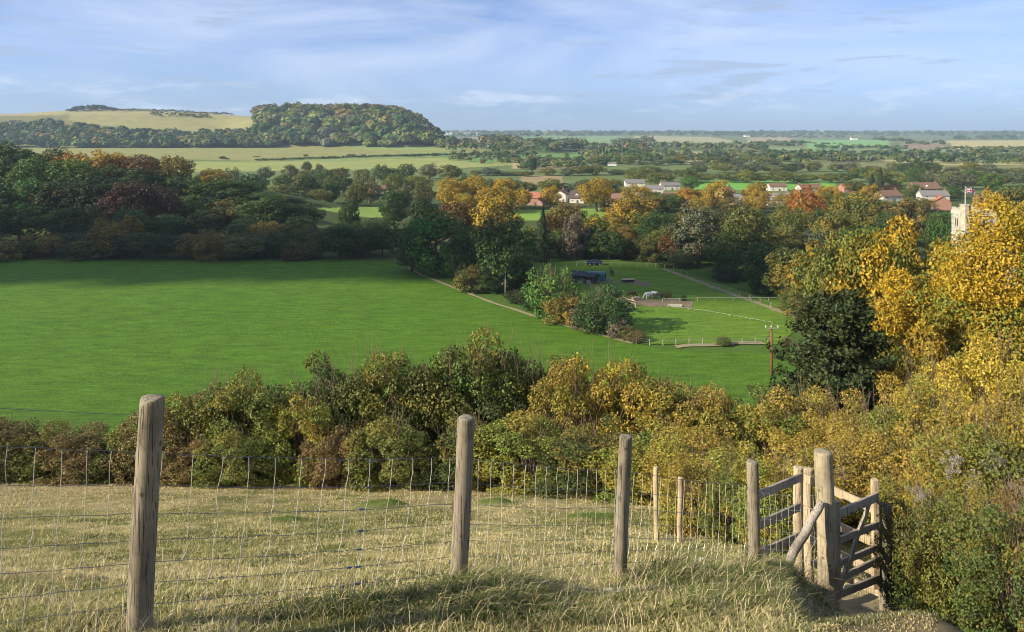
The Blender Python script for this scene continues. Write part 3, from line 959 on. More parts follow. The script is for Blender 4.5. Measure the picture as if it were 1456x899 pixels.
# closing the gaps between the paddock woods and the village
def fill(u0, u1, step, vfun, d, wpx, cols, phrase, au=.2):
    u = u0; k = 0
    while u < u1:
        c = cols[R0.randrange(len(cols))]
        ptree(u + R0.uniform(-.2, .2) * step, vfun(u) + R0.uniform(-5, 5), wpx * R0.uniform(.85, 1.2), d * R0.uniform(.98, 1.02), ('oval', 'wide', 'bush', 'tall')[R0.randrange(4)], c,
              '%s tree in %s, %s from the left' % (c, phrase, ORD[k]), group='trees filling the woods above the paddock', autumn=au + R0.uniform(-.15, .15))
        u += step * R0.uniform(.85, 1.15); k += 1
fill(760, 1000, 36, itp([760, 1000], [326, 322]), 203, 52, ['deep green', 'dark green', 'olive green', 'mid green'], 'the lower row above the paddock')
fill(790, 1010, 40, itp([790, 1010], [302, 300]), 222, 58, ['olive green', 'mid green', 'brown', 'olive-gold', 'deep green'], 'the middle row above the paddock')
fill(1010, 1330, 44, itp([1010, 1330], [300, 302]), 228, 66, ['olive green', 'mid green', 'olive green', 'deep green'], 'the row right of the paddock')
fill(1020, 1250, 50, itp([1020, 1250], [322, 318]), 196, 76, ['olive green', 'mid green', 'pale green', 'grey-green'], 'the tall row right of the paddock')
fill(880, 1340, 38, itp([880, 1100, 1340], [277, 277, 283]), 318, 44, ['olive-gold', 'olive green', 'mid green', 'brown', 'golden', 'deep green'], 'the row screening the village', .3)

# hedge bushes between crop field and paddock
C(785, 373, 86, 138, 'bush', 'bright green', 'bright green bushy tree between the footpath and the stables', autumn=.08)
C(802, 411, 62, 133, 'bush', 'olive-gold', 'yellowish bush below the bright green bushy tree', autumn=.3)
C(852, 404, 88, 128, 'bush', 'deep green', 'dark green rounded bush casting its shadow on the paddock')
C(822, 430, 36, 130, 'bush', 'pinkish grey', 'pale dry bush between the yellowish and dark green bushes')
C(878, 452, 34, 124, 'bush', 'pinkish grey', 'small pale dry bush at the near end of the paddock hedge')
C(760, 424, 44, 143, 'bush', 'deep green', 'low dark bush beside the footpath left of the bright green bush', det=2)
C(740, 412, 50, 149, 'bush', 'dark green', 'low dark bush beside the footpath right of the grey pole', det=2)
C(846, 448, 40, 127, 'bush', 'mid green', 'low green bush along the footpath under the dark rounded bush', det=2)
C(905, 470, 30, 121, 'bush', 'brown', 'low brown scrub at the near left paddock corner', det=2)
C(892, 462, 24, 122.5, 'bush', 'olive green', 'low olive scrub behind the near left paddock corner', det=2)
C(1118, 478, 18, 119, 'bush', 'brown', 'small brown thorn bush at the near right paddock corner', det=2)
C(1030, 482, 24, 119, 'bush', 'olive green', 'small olive scrub on the near paddock fence', det=2)
C(950, 421, 11, 153, 'bush', 'yellow-green', 'small yellow-green sapling beside the grazing horses', det=2)
C(972, 431, 9, 150, 'bush', 'deep green', 'tiny green shrub right of the drinking trough', det=2)

for (u, v, wpx, d, c, lab) in [(348, 266, 60, 282, 'mid green', 'rounded green tree on the slope between the left wood and the lit meadow'),
        (388, 274, 56, 288, 'olive green', 'olive tree on the slope nearest the left end of the lit meadow'),
        (416, 280, 46, 296, 'deep green', 'deep green tree at the very left end of the lit meadow'),
        (366, 288, 54, 262, 'mid green', 'lower green tree below the olive tree on the wood slope'),
        (420, 296, 46, 262, 'deep green', 'low dark tree masking the left end of the lit meadow')]:
    ptree(u, v, wpx, d, 'wide', c, lab, autumn=.1)

# ------------------------------------------------------------------ golden row on the green and village trees
for (u, v, wpx, d, c, lab) in [
    (640, 252, 44, 322, 'golden', 'leftmost golden tree of the row along the village green'),
    (672, 246, 44, 330, 'golden', 'second golden tree from the left along the village green'),
    (702, 262, 50, 316, 'golden', 'lower golden tree in front of the row along the green'),
    (716, 252, 40, 332, 'yellow', 'bright yellow tree in the middle of the golden row'),
    (742, 266, 32, 330, 'golden', 'golden tree touching the left side of the red-roofed house'),
    (783, 264, 32, 336, 'golden', 'small golden tree between the red-roofed and white houses'),
    (662, 274, 40, 300, 'golden', 'golden tree low at the left of the row'),
    (848, 250, 52, 322, 'olive-gold', 'tall dull-gold tree standing alone in front of the cottages'),
    (906, 262, 46, 336, 'olive-gold', 'dull-gold tree left of the long white house'),
    (974, 266, 34, 332, 'orange', 'orange-gold tree right of the long brick house'),
    (996, 268, 28, 336, 'golden', 'golden tree right beside the orange-gold tree'),
    (1022, 256, 48, 326, 'olive-gold', 'broad bronze tree in front of the village centre'),
    (1074, 258, 40, 330, 'olive-gold', 'bronze tree left of the white dormered terrace'),
    (1178, 262, 38, 338, 'olive-gold', 'bronze tree below the small red roof'),
    (1238, 262, 32, 340, 'olive-gold', 'golden-brown tree left of the dark copper tree')]:
    ptree(u, v, wpx, d, 'wide', c, lab, det=1, autumn=.55 if c != 'yellow' else .95)
for (u, v, wpx, d, k, c, lab) in [
    (982, 251, 32, 440, 'wide', 'bright green', 'round bright evergreen behind the long white house'),
    (932, 272, 20, 345, 'oval', 'deep green', 'dark green tree right in front of the long white house'),
    (1252, 240, 24, 420, 'cone', 'conifer green', 'tall dark conifer left of the copper tree'),
    (1240, 246, 20, 425, 'cone', 'conifer green', 'shorter dark conifer left of the tall dark one'),
    (1268, 260, 30, 395, 'wide', 'dark red-brown', 'dark copper-red tree among the village roofs'),
    (1306, 228, 14, 520, 'poplar', 'deep green', 'slender poplar rising above the village belt'),
    (1345, 246, 30, 470, 'wide', 'pale green', 'silvery willow right of the large brown-roofed house'),
    (1370, 246, 46, 450, 'wide', 'grey-green', 'broad grey willow behind the church tower'),
    (1408, 246, 36, 430, 'wide', 'bright green', 'bright green tree above the church flag'),
    (1352, 240, 24, 560, 'wide', 'dark red-brown', 'purple-brown tree in the belt above the willow'),
    (757, 222, 16, 640, 'oval', 'deep green', 'lone dark tree standing in the fields left of the pines'),
    (1298, 262, 26, 385, 'oval', 'mid green', 'green tree between the copper tree and the brown-roofed house'),
    (1352, 264, 36, 385, 'oval', 'mid green', 'green tree right of the small brick gable'),
    (1216, 256, 30, 420, 'wide', 'olive green', 'olive tree above the small red roof')]:
    ptree(u, v, wpx, d, k, c, lab, det=2)

VB = ['olive green', 'mid green', 'grey-green', 'yellow-green', 'deep green', 'olive green', 'pale green']
LIT = dict(det=2, parts=False)
belt(640, 900, 26, itp([640, 900], [254, 256]), 420, 34, VB, 'the belt behind the golden row', 'trees behind the golden row')
belt(905, 1240, 25, itp([905, 1000, 1240], [246, 244, 242]), 520, 32, ['olive green', 'yellow-green', 'mid green', 'olive-gold'], 'the belt above the village centre roofs', 'trees above the village centre', **LIT)
belt(1250, 1475, 25, itp([1250, 1470], [240, 244]), 480, 34, VB, 'the belt above the large brown-roofed house', 'trees above the right-hand village roofs', **LIT)
belt(650, 1000, 23, itp([650, 1000], [240, 236]), 600, 28, VB, 'the village back belt', 'second belt of trees behind the village', ref='the golden row', **LIT)
belt(1000, 1470, 22, itp([1000, 1470], [233, 235]), 640, 28, VB, 'the village back belt', 'second belt of trees behind the village', ref='the bright evergreen', **LIT)
belt(820, 1110, 19, itp([820, 1110], [226, 224]), 800, 24, ['olive green', 'grey-green', 'yellow-green', 'mid green'], 'the third belt behind the village', 'third belt of trees behind the village', **LIT)

# field trees strung along the hedge under the wooded hill
fu = [(365, 222), (435, 219), (496, 219), (502, 219), (517, 219), (548, 219), (577, 219), (589, 219), (597, 219), (617, 217), (655, 216), (670, 217), (679, 216), (690, 215), (316, 222), (322, 224)]
for (u, v) in fu:
    ptree(u, v, R0.uniform(7, 11), 960 if u > 330 else 900, 'wide', 'deep green' if R0.random() < .6 else 'olive green',
          'small round tree dotted along the dark hedge below the wooded hill', group='trees dotted along the hill-field hedge', det=3, parts=False)
ptree(436, 230, 17, 640, 'oval', 'deep green', 'dark round tree standing alone at the lower edge of the hill fields', det=2)
ptree(454, 233, 11, 640, 'oval', 'dark green', 'smaller dark tree right of the lone round tree on the hill fields', det=2)
ptree(686, 226, 8, 800, 'oval', 'rusty', 'tiny brown tree in the fields above the golden row', det=3, parts=False)

# ------------------------------------------------------------------ masses of far trees nobody could count
def mass(name, xs, ys, hs, ws, cols, nper, seed, label=None, leafk=.27):
    r = np.random.default_rng(seed); Vs, Cs = [], []
    zs = gz(xs, ys)
    for x, y, z, h, wd, c in zip(xs, ys, zs, hs, ws, cols):
        q = r.normal(0, 1, (nper, 3)); q /= np.linalg.norm(q, axis=1)[:, None]
        q[:, 2] = np.where(q[:, 2] < -.2, -q[:, 2], q[:, 2])
        lump = 1 + .22 * np.sin(q[:, 0] * 5 + x) * np.sin(q[:, 1] * 5 + y) + .12 * np.sin(q[:, 2] * 9 + x)
        rr = (r.uniform(.7, 1.05, nper) * lump)[:, None]
        Cn = q * rr * np.array([wd / 2, wd / 2, h * .5]) + np.array([x, y, z + h * .5])
        V, F = leaf_cloud(Cn, q + np.array([0, 0, .2]), wd * leafk, r, .30, .8)
        Vs.append(V); Cs.append(np.asarray(c)[None, :] * r.uniform(.82, 1.18, nper)[:, None])
    V = np.concatenate(Vs); n = len(V) // 4
    me = np_mesh(name, V, [np.arange(4 * n).reshape(-1, 4)], [('col', 'FACE', 'FLOAT_COLOR', np.concatenate(Cs))])
    return tag(link(name, me, WOODS), label, 'woodland' if label else None, None, 'stuff')


def pickcol(r, n, names, wts=None):
    idx = r.choice(len(names), n, p=wts)
    return np.array([PAL[names[i]] for i in idx]) * r.uniform(.8, 1.2, (n, 1))

r = np.random.default_rng(3)
# hanging wood on the hill, right part (over the crest) and left strip under the bare down
n = 540; u = r.uniform(368, 652, n); t = r.random(n) ** .8
d = 1292 + t * (_dc(u) - 1262)
ok = (u < 622) | (t < .55); u, d = u[ok], d[ok]; n = len(u)
cl = vnoise(u / 22., d / 40.)
cols = np.where((cl > .74)[:, None], pickcol(r, n, ['olive-gold', 'brown', 'olive green']), pickcol(r, n, ['mid green', 'deep green', 'olive green', 'yellow-green', 'grey-green']))
top = (d > _dc(u) - 40) & (r.random(n) < .7); cols[top] = pickcol(r, top.sum(), ['brown', 'brown', 'olive green'])
mass('hanging_wood', (u - CX) / FPX * d, d, r.uniform(11, 26, n) * np.interp(u, [600, 650], [1, .6]), r.uniform(15, 33, n) * np.interp(u, [600, 650], [1, .6]), cols * 1.3, 240, 21, 'dense autumn wood covering the steep rounded hill end')
n = 540; u = r.uniform(-190, 392, n); lim = np.interp(u, [-200, 60, 120, 200, 300, 392], [1490, 1490, 1440, 1400, 1376, 1400])
d = r.uniform(1275, lim)
mass('hillside_wood', (u - CX) / FPX * d, d, r.uniform(11, 19, n), r.uniform(15, 27, n), 1.2 * pickcol(r, n, ['deep green', 'mid green', 'olive green', 'dark green', 'olive-gold', 'grey-green'], [.27, .23, .2, .14, .08, .08]), 200, 22, 'dark wood strip along the foot of the bare left hill')
n = 40; u = r.uniform(100, 165, n); d = r.uniform(1770, 1810, n)
mass('hilltop_clump', (u - CX) / FPX * d, d, r.uniform(8, 15, n) * np.interp(u, [100, 112, 150, 165], [.3, 1, 1, .3]), r.uniform(10, 16, n), pickcol(r, n, ['dark green', 'deep green']), 90, 23, 'small dark tree clump on the crest of the bare left hill')
u = np.r_[np.linspace(95, 330, 90), r.uniform(212, 300, 50), r.uniform(366, 392, 30)]; n = len(u)
d = np.r_[np.full(90, 1690.) + r.normal(0, 4, 90), r.uniform(1590, 1640, 50), r.uniform(1500, 1580, 30)]
mass('hill_hedges', (u - CX) / FPX * d, d, r.uniform(3, 7, n), r.uniform(5, 10, n), pickcol(r, n, ['deep green', 'brown', 'olive green']), 50, 24, 'thin scrubby hedges crossing the bare left hill')


def bandmass(name, bands, seed, label, cols, w=None):
    r = np.random.default_rng(seed); X, Y, H, W, C_ = [], [], [], [], []
    for (u0, v0, u1, v1, hpx, n, thick) in bands:
        t = np.sort(r.random(n)); u = u0 + (u1 - u0) * t + r.normal(0, 2, n); v = v0 + (v1 - v0) * t + r.normal(0, 1, n) * thick
        for uu, vv in zip(u, v):
            x, d = at(uu, max(vv, 189.5), 560, 7600)
            m = d / FPX; k = r.uniform(.55, 1.2)
            X.append(x); Y.append(d); H.append(min(hpx * m * k, 22)); W.append(min(hpx * m * r.uniform(.9, 1.8), 45))
    n = len(X)
    return mass(name, np.array(X), np.array(Y), np.array(H), np.array(W), 1.15 * pickcol(r, n, cols, w), 60, seed + 1, label)

bandmass('field_hedge', [(365, 229, 520, 224, 3.0, 190, .12), (520, 224, 640, 221, 3.0, 150, .1), (640, 221, 735, 219.5, 2.8, 120, .1)], 31, 'long dark hedge crossing the pale fields below the wooded hill', ['dark green', 'deep green', 'brown'])
bandmass('valley_woods', [
    (620, 206, 740, 216, 10, 90, 2.2), (690, 205, 790, 214, 12, 80, 2.5), (760, 214, 830, 213, 15, 40, 1.5), (820, 214, 930, 211, 11, 50, 1.5), (700, 232, 830, 228, 5, 60, .6),
    (740, 240, 840, 237, 8, 50, 1.), (830, 222, 920, 219, 12, 60, 2.), (930, 212, 1090, 213, 9, 70, 1.), (1010, 222, 1110, 221, 7, 50, .8), (900, 224, 1030, 223, 5, 50, .5), (840, 230, 930, 228, 10, 60, 2.)],
    41, 'scattered woods and hedges in the valley beyond the village', ['olive green', 'grey-green', 'mid green', 'deep green', 'brown'], [.26, .24, .22, .2, .08])
bandmass('plain_hedgerows', [
    (640, 226, 860, 233, 8, 90, 3.), (860, 222, 1100, 232, 9, 160, 4.), (1090, 217, 1330, 222, 5, 80, .5), (1060, 208, 1140, 207, 6, 50, 1.), (1150, 211, 1290, 213, 5, 60, .7), (1130, 204, 1270, 212, 4, 40, .6), (1230, 219, 1456, 216, 5, 50, .4), (1330, 212, 1500, 213, 4, 70, .6),
    (1290, 205, 1345, 206, 5, 25, .8), (1240, 199, 1300, 204, 5, 30, 1.), (1370, 219, 1500, 217, 8, 50, 1.2), (1090, 226, 1500, 231, 11, 220, 3.), (1360, 198.5, 1500, 198, 6, 50, .6),
    (640, 194.5, 900, 192.5, 5, 110, .5), (870, 206, 920, 203, 8, 30, 1.2), (900, 193.2, 1080, 194, 4, 60, .4), (1060, 195.5, 1200, 196.5, 3.5, 60, .5), (800, 193, 860, 192, 5, 30, .5)],
    51, 'scattered hedgerows and copses across the far plain', ['deep green', 'grey-green', 'olive green', 'dark green'], [.3, .25, .25, .2])
bandmass('distant_ridge_woods', [(600, 190.0, 1100, 190.0, 4.2, 260, .6), (1080, 190.2, 1500, 191.0, 4.2, 240, .6), (1100, 192.5, 1500, 194, 4, 130, .6), (820, 190.5, 1100, 192, 4, 120, .5)], 61, 'blue-green wooded ridges on the horizon', ['deep green', 'grey-green', 'dark green'])

# ------------------------------------------------------------------ near trees on the slope to the right
NB = dict(det=0)
ptree(1570, 250, 352, 36, 'wide', (.13, .165, .028), 'big bright yellow maple filling the right edge of the frame', cat='tree', autumn=.60, n=120000, leaf=.0118, variant=0, rz=1.0)
ptree(1262, 303, 205, 64, 'wide', (.14, .15, .026), 'tall rounded tree half turned gold behind the yellow maple', autumn=.52, n=34000, leaf=.021, variant=0, rz=4.0)
ptree(1196, 404, 90, 57, 'oval', 'golden', 'smaller golden tree between the dark yew and the tall half-gold tree', autumn=.8, det=0)
ptree(1190, 414, 240, 36.5, 'yew', (.046, .066, .018), 'dark spreading yew tree below the yellow maple', rz=2.0, n=42000, leaf=.022, variant=0)
ptree(1330, 374, 210, 44, 'wide', 'yellow-green', 'lower golden maple in front of the big yellow maple', autumn=.60, n=60000, leaf=.0165, variant=1, rz=2.)
ptree(1420, 470, 150, 30, 'bush', 'yellow', 'low golden maple boughs spreading under the big yellow maple', autumn=.62, **NB)
ptree(1330, 480, 120, 35, 'bush', 'yellow-green', 'yellow-green undergrowth tree under the yellow maple', autumn=.6, **NB)
ptree(1310, 520, 120, 32, 'bush', 'olive-gold', 'gold-green thicket right of the dark yew', autumn=.6, **NB)

# ------------------------------------------------------------------ hedge of shrubs below the grass slope
HEDGE = [  # u, top v, width px, depth, colour, autumn, label
    (8, 592, 96, 25.5, 'brown', .20, 'low brown thorn bush at the far left end of the hedge'),
    (66, 603, 84, 25, 'olive green', .25, 'low mottled bush next to the far left thorn bush'),
    (128, 612, 90, 24.5, 'brown', .2, 'low reddish-brown bush left of the tallest post'),
    (182, 606, 80, 25, 'olive green', .2, 'low olive bush just left of the tallest post'),
    (250, 566, 100, 24.8, 'brown', .28, 'brown-green thorn bush just right of the tallest post'),
    (306, 540, 110, 25.2, 'olive green', .35, 'mottled olive bush left of the first hedge peak'),
    (362, 522, 104, 25.6, 'olive green', .28, 'tall olive bush forming the first hedge peak'),
    (428, 552, 92, 24.2, 'yellow-green', .50, 'yellow-leaved bush low in front of the hedge left half'),
    (462, 508, 110, 26, (.060, .078, .020), .22, 'dark green shrub left of the hedge middle'),
    (526, 498, 116, 26, 'olive green', .30, 'broad olive shrub in the hedge middle'),
    (590, 500, 112, 26.2, 'olive green', .32, 'mottled green-brown shrub behind the second post'),
    (648, 486, 112, 26, (.060, .078, .020), .25, 'tall dark shrub rising just left of the hedge summit'),
    (706, 474, 118, 26, 'olive green', .34, 'twiggy tallest shrub on the hedge summit'),
    (766, 494, 112, 26.2, (.060, .078, .020), .28, 'dark green shrub right of the hedge summit'),
    (866, 506, 112, 25, 'yellow', .80, 'bright yellow shrub in the right half of the hedge'),
    (818, 520, 90, 24.6, 'olive-gold', .45, 'half-yellow shrub left of the bright yellow shrub'),
    (926, 524, 96, 25, 'olive green', .35, 'olive shrub right of the bright yellow shrub'),
    (978, 546, 100, 24, 'yellow-green', .50, 'yellow-green shrub left of the far stakes'),
    (1034, 556, 100, 23.5, 'olive-gold', .45, 'gold-brown shrub below the dark yew'),
    (1096, 560, 104, 22.5, 'olive green', .45, 'mottled shrub rising behind the kissing gate'),
    (1156, 552, 110, 22, 'olive-gold', .5, 'gold-flecked shrub right behind the kissing gate'),
    (560, 592, 96, 23.0, 'olive green', .3, 'low olive shrub in front of the hedge middle'),
    (672, 588, 100, 22.8, (.060, .078, .020), .3, 'low dark shrub in front of the hedge summit'),
    (480, 604, 84, 23.2, 'brown', .25, 'low russet shrub at the foot of the hedge left half'),
    (760, 596, 110, 22.0, 'yellow-green', .45, 'yellow-green shrub at the hedge foot left of the third post'),
    (840, 604, 110, 20.8, (.060, .078, .020), .35, 'dark bramble at the hedge foot behind the third post'),
    (920, 612, 110, 19.4, 'yellow-green', .5, 'yellow-green bramble at the hedge foot right of the third post'),
    (1000, 622, 110, 17.6, 'olive-gold', .45, 'golden bramble bush behind the two far stakes'),
    (1078, 640, 110, 15.6, 'yellow-green', .55, 'bright yellow-green bramble behind the left gate post'),
    (1150, 632, 110, 14.6, 'olive-gold', .5, 'gold bramble between the gate posts'),
    (340, 612, 84, 23.4, 'olive green', .3, 'low mottled shrub at the hedge foot below the first peak'),
    (276, 622, 76, 23.6, 'brown', .25, 'low brown scrub at the hedge foot beside the tallest post'),
    (985, 702, 76, 14.2, 'olive-gold', .35, 'low gold-flecked bramble just behind the far stakes'),
    (1040, 706, 76, 12.6, 'olive green', .45, 'low leafy bramble left of the kissing gate'),
    (1110, 712, 76, 11.6, 'yellow-green', .5, 'low leafy bramble inside the kissing gate'),
]
for (u, v, wpx, d, c, au, lab) in HEDGE:
    ptree(u, v - 7, wpx * 1.45, d, 'bush', c, lab, cat='bush', group='shrubs of the hedge below the grass slope', autumn=au * .82, name='hedge_shrub', **NB)

# ------------------------------------------------------------------ overgrown bank to the right of the gate
BANK = [
    (1212, 556, 120, 19, 'olive-gold', .5, 'gold-green bush at the left end of the overgrown bank'),
    (1276, 540, 130, 18, 'olive green', .45, 'khaki bush under the golden thicket on the bank'),
    (1352, 536, 140, 17, 'yellow-green', .5, 'yellow-flecked bush on the bank under the maple'),
    (1436, 520, 150, 16, 'olive-gold', .5, 'gold bush on the bank at the right frame edge'),
    (1230, 606, 110, 14.6, 'brown', .5, 'reddish bush on the bank above the gate'),
    (1306, 596, 140, 13.6, 'olive-gold', .42, 'bronze bush in the middle of the bank'),
    (1394, 588, 160, 12.4, 'olive green', .38, 'greyish bush draped with seed heads at the upper bank'),
    (1478, 590, 160, 11.6, 'olive green', .4, 'olive bush cut by the right frame edge'),
    (1312, 668, 130, 11.4, 'olive green', .45, 'olive bush on the bank right of the gate'),
    (1392, 690, 150, 10.4, 'olive green', .38, 'large dark bush with seed heads lower on the bank'),
    (1462, 668, 150, 10., 'rusty', .4, 'russet bush at the right frame edge low on the bank'),
    (1330, 756, 100, 9.7, (.060, .078, .020), .3, 'dark bush at the foot of the bank beside the gate'),
    (1322, 786, 120, 8.0, (.060, .078, .020), .25, 'low dark bush at the bottom beside the worn path'),
    (1400, 806, 140, 7.4, 'olive green', .3, 'low olive bush at the very bottom right of the bank'),
    (1452, 806, 150, 6.8, (.060, .078, .020), .25, 'dark bush cut by the bottom right corner of the frame'),
    (1404, 764, 130, 8.9, 'yellow-green', .42, 'leafy yellow-green bush at the bottom right'),
    (1480, 770, 130, 8.4, 'olive green', .3, 'bush in the bottom right corner of the frame'),
]
SEED = attr_mat('seed_fluff', .35, .9)
def fluff(parent, k, pts):
    r = np.random.default_rng(700 + k); Cs = []
    for (a, b, cc, s) in pts:
        for q in range(int(26 * s)):
            ctr = np.array([a, b, cc]) + r.normal(0, .035 * s, 3)
            Cs.append(ctr + r.normal(0, .009, (24, 3)))
    Cn = np.concatenate(Cs)
    V, F = leaf_cloud(Cn, r.normal(0, 1, Cn.shape), .012, r, .5, .35)
    cl = np.array((.40, .36, .32)) * r.uniform(.6, 1.35, len(Cn))[:, None]
    me = np_mesh('seed_heads', V, [F], [('col', 'FACE', 'FLOAT_COLOR', cl)])
    link('seed_heads', me, SEED, parent)

for i, (u, v, wpx, d, c, au, lab) in enumerate(BANK):
    e = ptree(u, v, wpx * 1.2, d, 'bush', c, lab, cat='bush', group='bushes of the overgrown bank', autumn=au, name='bank_shrub', det=0, n=24000, leaf=.020)
    if i in (4, 6, 7, 8, 9):
        rr = random.Random(i); pts = []
        for q in range({6: 6, 9: 6}.get(i, 3)):
            an = -math.pi / 2 + rr.uniform(-1.0, .9) - e.rotation_euler.z
            h = rr.uniform(.45, .9); ra = .47 * math.sqrt(max(.05, 1 - ((h - .36) / .62) ** 2)) * rr.uniform(.92, 1.05)
            pts.append((math.cos(an) * ra, math.sin(an) * ra, h, rr.uniform(.6, 1.2)))
        fluff(e, i, pts)

# ------------------------------------------------------------------ grass
def blades(X, Y, L, Wd, droop, colr, seed, zoff=0., lean=None):
    r = np.random.default_rng(seed); n = len(X)
    Z = gz(X, Y) + zoff
    a = r.uniform(0, 2 * math.pi, n)
    if lean is not None: a = lean + r.normal(0, .9, n)
    dx, dy = np.cos(a), np.sin(a)
    dr = np.clip(droop + r.normal(0, .25, n), .05, 1.35)
    ph = r.uniform(0, 2 * math.pi, n)                    # the way the blade's flat side faces
    wx, wy = np.cos(ph) * Wd, np.sin(ph) * Wd
    def pt(t, bend):
        ang = dr * bend
        return X + dx * L * t * np.sin(ang), Y + dy * L * t * np.sin(ang), Z + L * t * np.cos(ang)
    x0, y0, z0 = X, Y, Z - .015
    x1, y1, z1 = pt(.55, .65)
    x2, y2, z2 = pt(1., 1.)
    V = np.stack([np.stack([x0 - wx, y0 - wy, z0], 1), np.stack([x0 + wx, y0 + wy, z0], 1),
                  np.stack([x1 + wx * .8, y1 + wy * .8, z1], 1), np.stack([x1 - wx * .8, y1 - wy * .8, z1], 1),
                  np.stack([x2, y2, z2], 1)], 1).reshape(-1, 3)
    i = np.arange(n) * 5
    F4 = np.stack([i, i + 1, i + 2, i + 3], 1); F3 = np.stack([i + 3, i + 2, i + 4], 1)
    return V, F4, F3, colr


def grass_obj(name, parts, label):
    Vs, A, B, C_, n = [], [], [], [], 0
    for (V, F4, F3, c) in parts:
        Vs.append(V); A.append(F4 + n); B.append(F3 + n); C_.append(c); n += len(V)
    c = np.concatenate(C_)
    me = np_mesh(name, np.concatenate(Vs), [np.concatenate(A), np.concatenate(B)], [('col', 'FACE', 'FLOAT_COLOR', np.concatenate([c, c]))])
    return tag(link(name, me, GRASS), label, 'grass', None, 'stuff')


def sow(n, umin, umax, dmin, dmax, seed, power=1.):
    r = np.random.default_rng(seed)
    d = dmin * (dmax / dmin) ** (r.random(n) ** power)
    u = r.uniform(umin, umax, n)
    return (u - CX) / FPX * d, d, r

# the dry grazed slope beyond the fence
X, Y, r = sow(430000, -90, 1330, 3.4, 25.5, 1, .85)
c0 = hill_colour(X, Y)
tuft = fbm(X * 2.6 + 9, Y * 2.6, 3)
green = sstep(.5, .68, fbm(X * 1.1 + 40, Y * 1.1, 4))
straw = np.array((.47, .405, .215))
pick = r.random(len(X))
c1 = mixv(c0, straw, (pick > .52) * .85 * (1 - green * .7))
c1 = mixv(c1, (.105, .10, .04), ((fbm(X * .9 + 70, Y * 1.4, 4) > .57) * (pick < .6)) * .6)
c1 = mixv(c1, (.17, .21, .045), (pick < .26) * .6)
md = np.zeros(len(X))
for (mx, my, mr, mh) in _m:
    md = np.maximum(md, np.exp(-(((X - mx) / mr) ** 2 + ((Y - my) / (mr * .9)) ** 2) ** 1.5))
c1 = mixv(c1, np.array((.135, .195, .04)), np.clip(md * 1.7, 0, 1))
c1 = c1 * np.array((1.22, 1.16, 1.10)) * r.uniform(.7, 1.4, len(X))[:, None]
L = (.026 + .036 * sstep(.35, .75, tuft)) * r.uniform(.5, 1.5, len(X)) * (1 - .45 * np.clip(md * 1.5, 0, 1))
pb = np.exp(-(((X - 3.9) / .6) ** 2 + ((Y - 7.9) / 1.1) ** 2)) + np.exp(-(((X - 4.0) / .5) ** 2 + ((Y - 6.7) / .8) ** 2))
L = L * (1 - .6 * sstep(.37, .42, X / Y) * (Y < 8.5))
keep = (tuft > .26 + .1 * r.random(len(X))) & (pb < .35)
X, Y, L, c1 = X[keep], Y[keep], L[keep], c1[keep]
slope_parts = [blades(X, Y, L, .0016 + .00033 * Y, 1.15, c1, 2)]
# taller dry stems
X, Y, r = sow(5000, -60, 1250, 3.6, 24, 3)
k = (X / Y < .37) | (Y > 9); X, Y = X[k], Y[k]
slope_parts.append(blades(X, Y, r.uniform(.10, .22, len(X)), .0009 + .0002 * Y, .5, np.array((.62, .52, .31)) * r.uniform(.7, 1.2, len(X))[:, None], 4))
grass_obj('grass', slope_parts, 'dry straw-coloured grass covering the slope behind the wire fence')

# long tussocks on the bank in front of the fence
X, Y, r = sow(150000, 300, 1330, 4.2, 8.4, 5, 1.)
fl = Y - (5.55 + .62 * X)
m1 = fbm(X * 1.7 + 5, Y * 1.7 + 2, 3); m2 = fbm(X * 3.3 + 1, Y * 3.3 + 4, 3)
dens = np.exp(-((fl + .50) / .62) ** 2) * sstep(-1.7, .3, X) * sstep(.30, .55, m1) + .16 * (fl < -.1) * (fl > -2.6) * sstep(.48, .60, m2) * sstep(-2.2, -.4, X)
pb = np.exp(-(((X - 4.1) / .65) ** 2 + ((Y - 7.9) / .9) ** 2)) + np.exp(-(((X - 4.3) / .8) ** 2 + ((Y - 6.8) / .7) ** 2))
dens = dens * (1 - sstep(.36, .41, X / Y) * (fl < -.15) * (np.hypot(X - 2.75, Y - 7.15) > .5))
keep = (r.random(len(X)) < dens) & (pb < .4) & ((X < 2.75 + .5 * m2) | (fl > -.35))
X, Y, m1k = X[keep], Y[keep], m1[keep]; n = len(X)
p = r.random(n)
ct = np.where((p < .62)[:, None], np.array((.115, .15, .034)), np.where((p < .8)[:, None], np.array((.24, .22, .085)), np.array((.50, .41, .22))))
ct = ct * r.uniform(.6, 1.3, n)[:, None]
bank_parts = [blades(X, Y, r.uniform(.06, .20, n) * (.55 + .9 * sstep(.4, .7, m1k)), np.full(n, .0028), 1.1, ct, 6, lean=-1.2)]
X, Y, r = sow(420, 560, 1290, 5.2, 8.2, 8)
fl = Y - (5.55 + .62 * X); k = (abs(fl + .45) < .45) & ((X / Y < .38) | (np.hypot(X - 2.75, Y - 7.15) < .5)); X, Y = X[k], Y[k]
bank_parts.append(blades(X, Y, r.uniform(.3, .6, len(X)), np.full(len(X), .0020), .75, np.array((.55, .45, .25)) * r.uniform(.7, 1.1, len(X))[:, None], 9, lean=-.6))
X, Y, r = sow(42000, 1100, 1340, 4.1, 7.4, 18)
n = len(X); pq = r.random(n); dirtk = sstep(.415, .47, X / Y) * sstep(.40, .55, fbm(X * 3 + 4, Y * 3, 3))
k = r.random(n) > dirtk * .75; X, Y, pq = X[k], Y[k], pq[k]; n = len(X)
ct = np.where((pq < .55)[:, None], np.array((.15, .165, .05)), np.where((pq < .8)[:, None], np.array((.12, .10, .05)), np.array((.46, .39, .22)))) * r.uniform(.6, 1.3, n)[:, None]
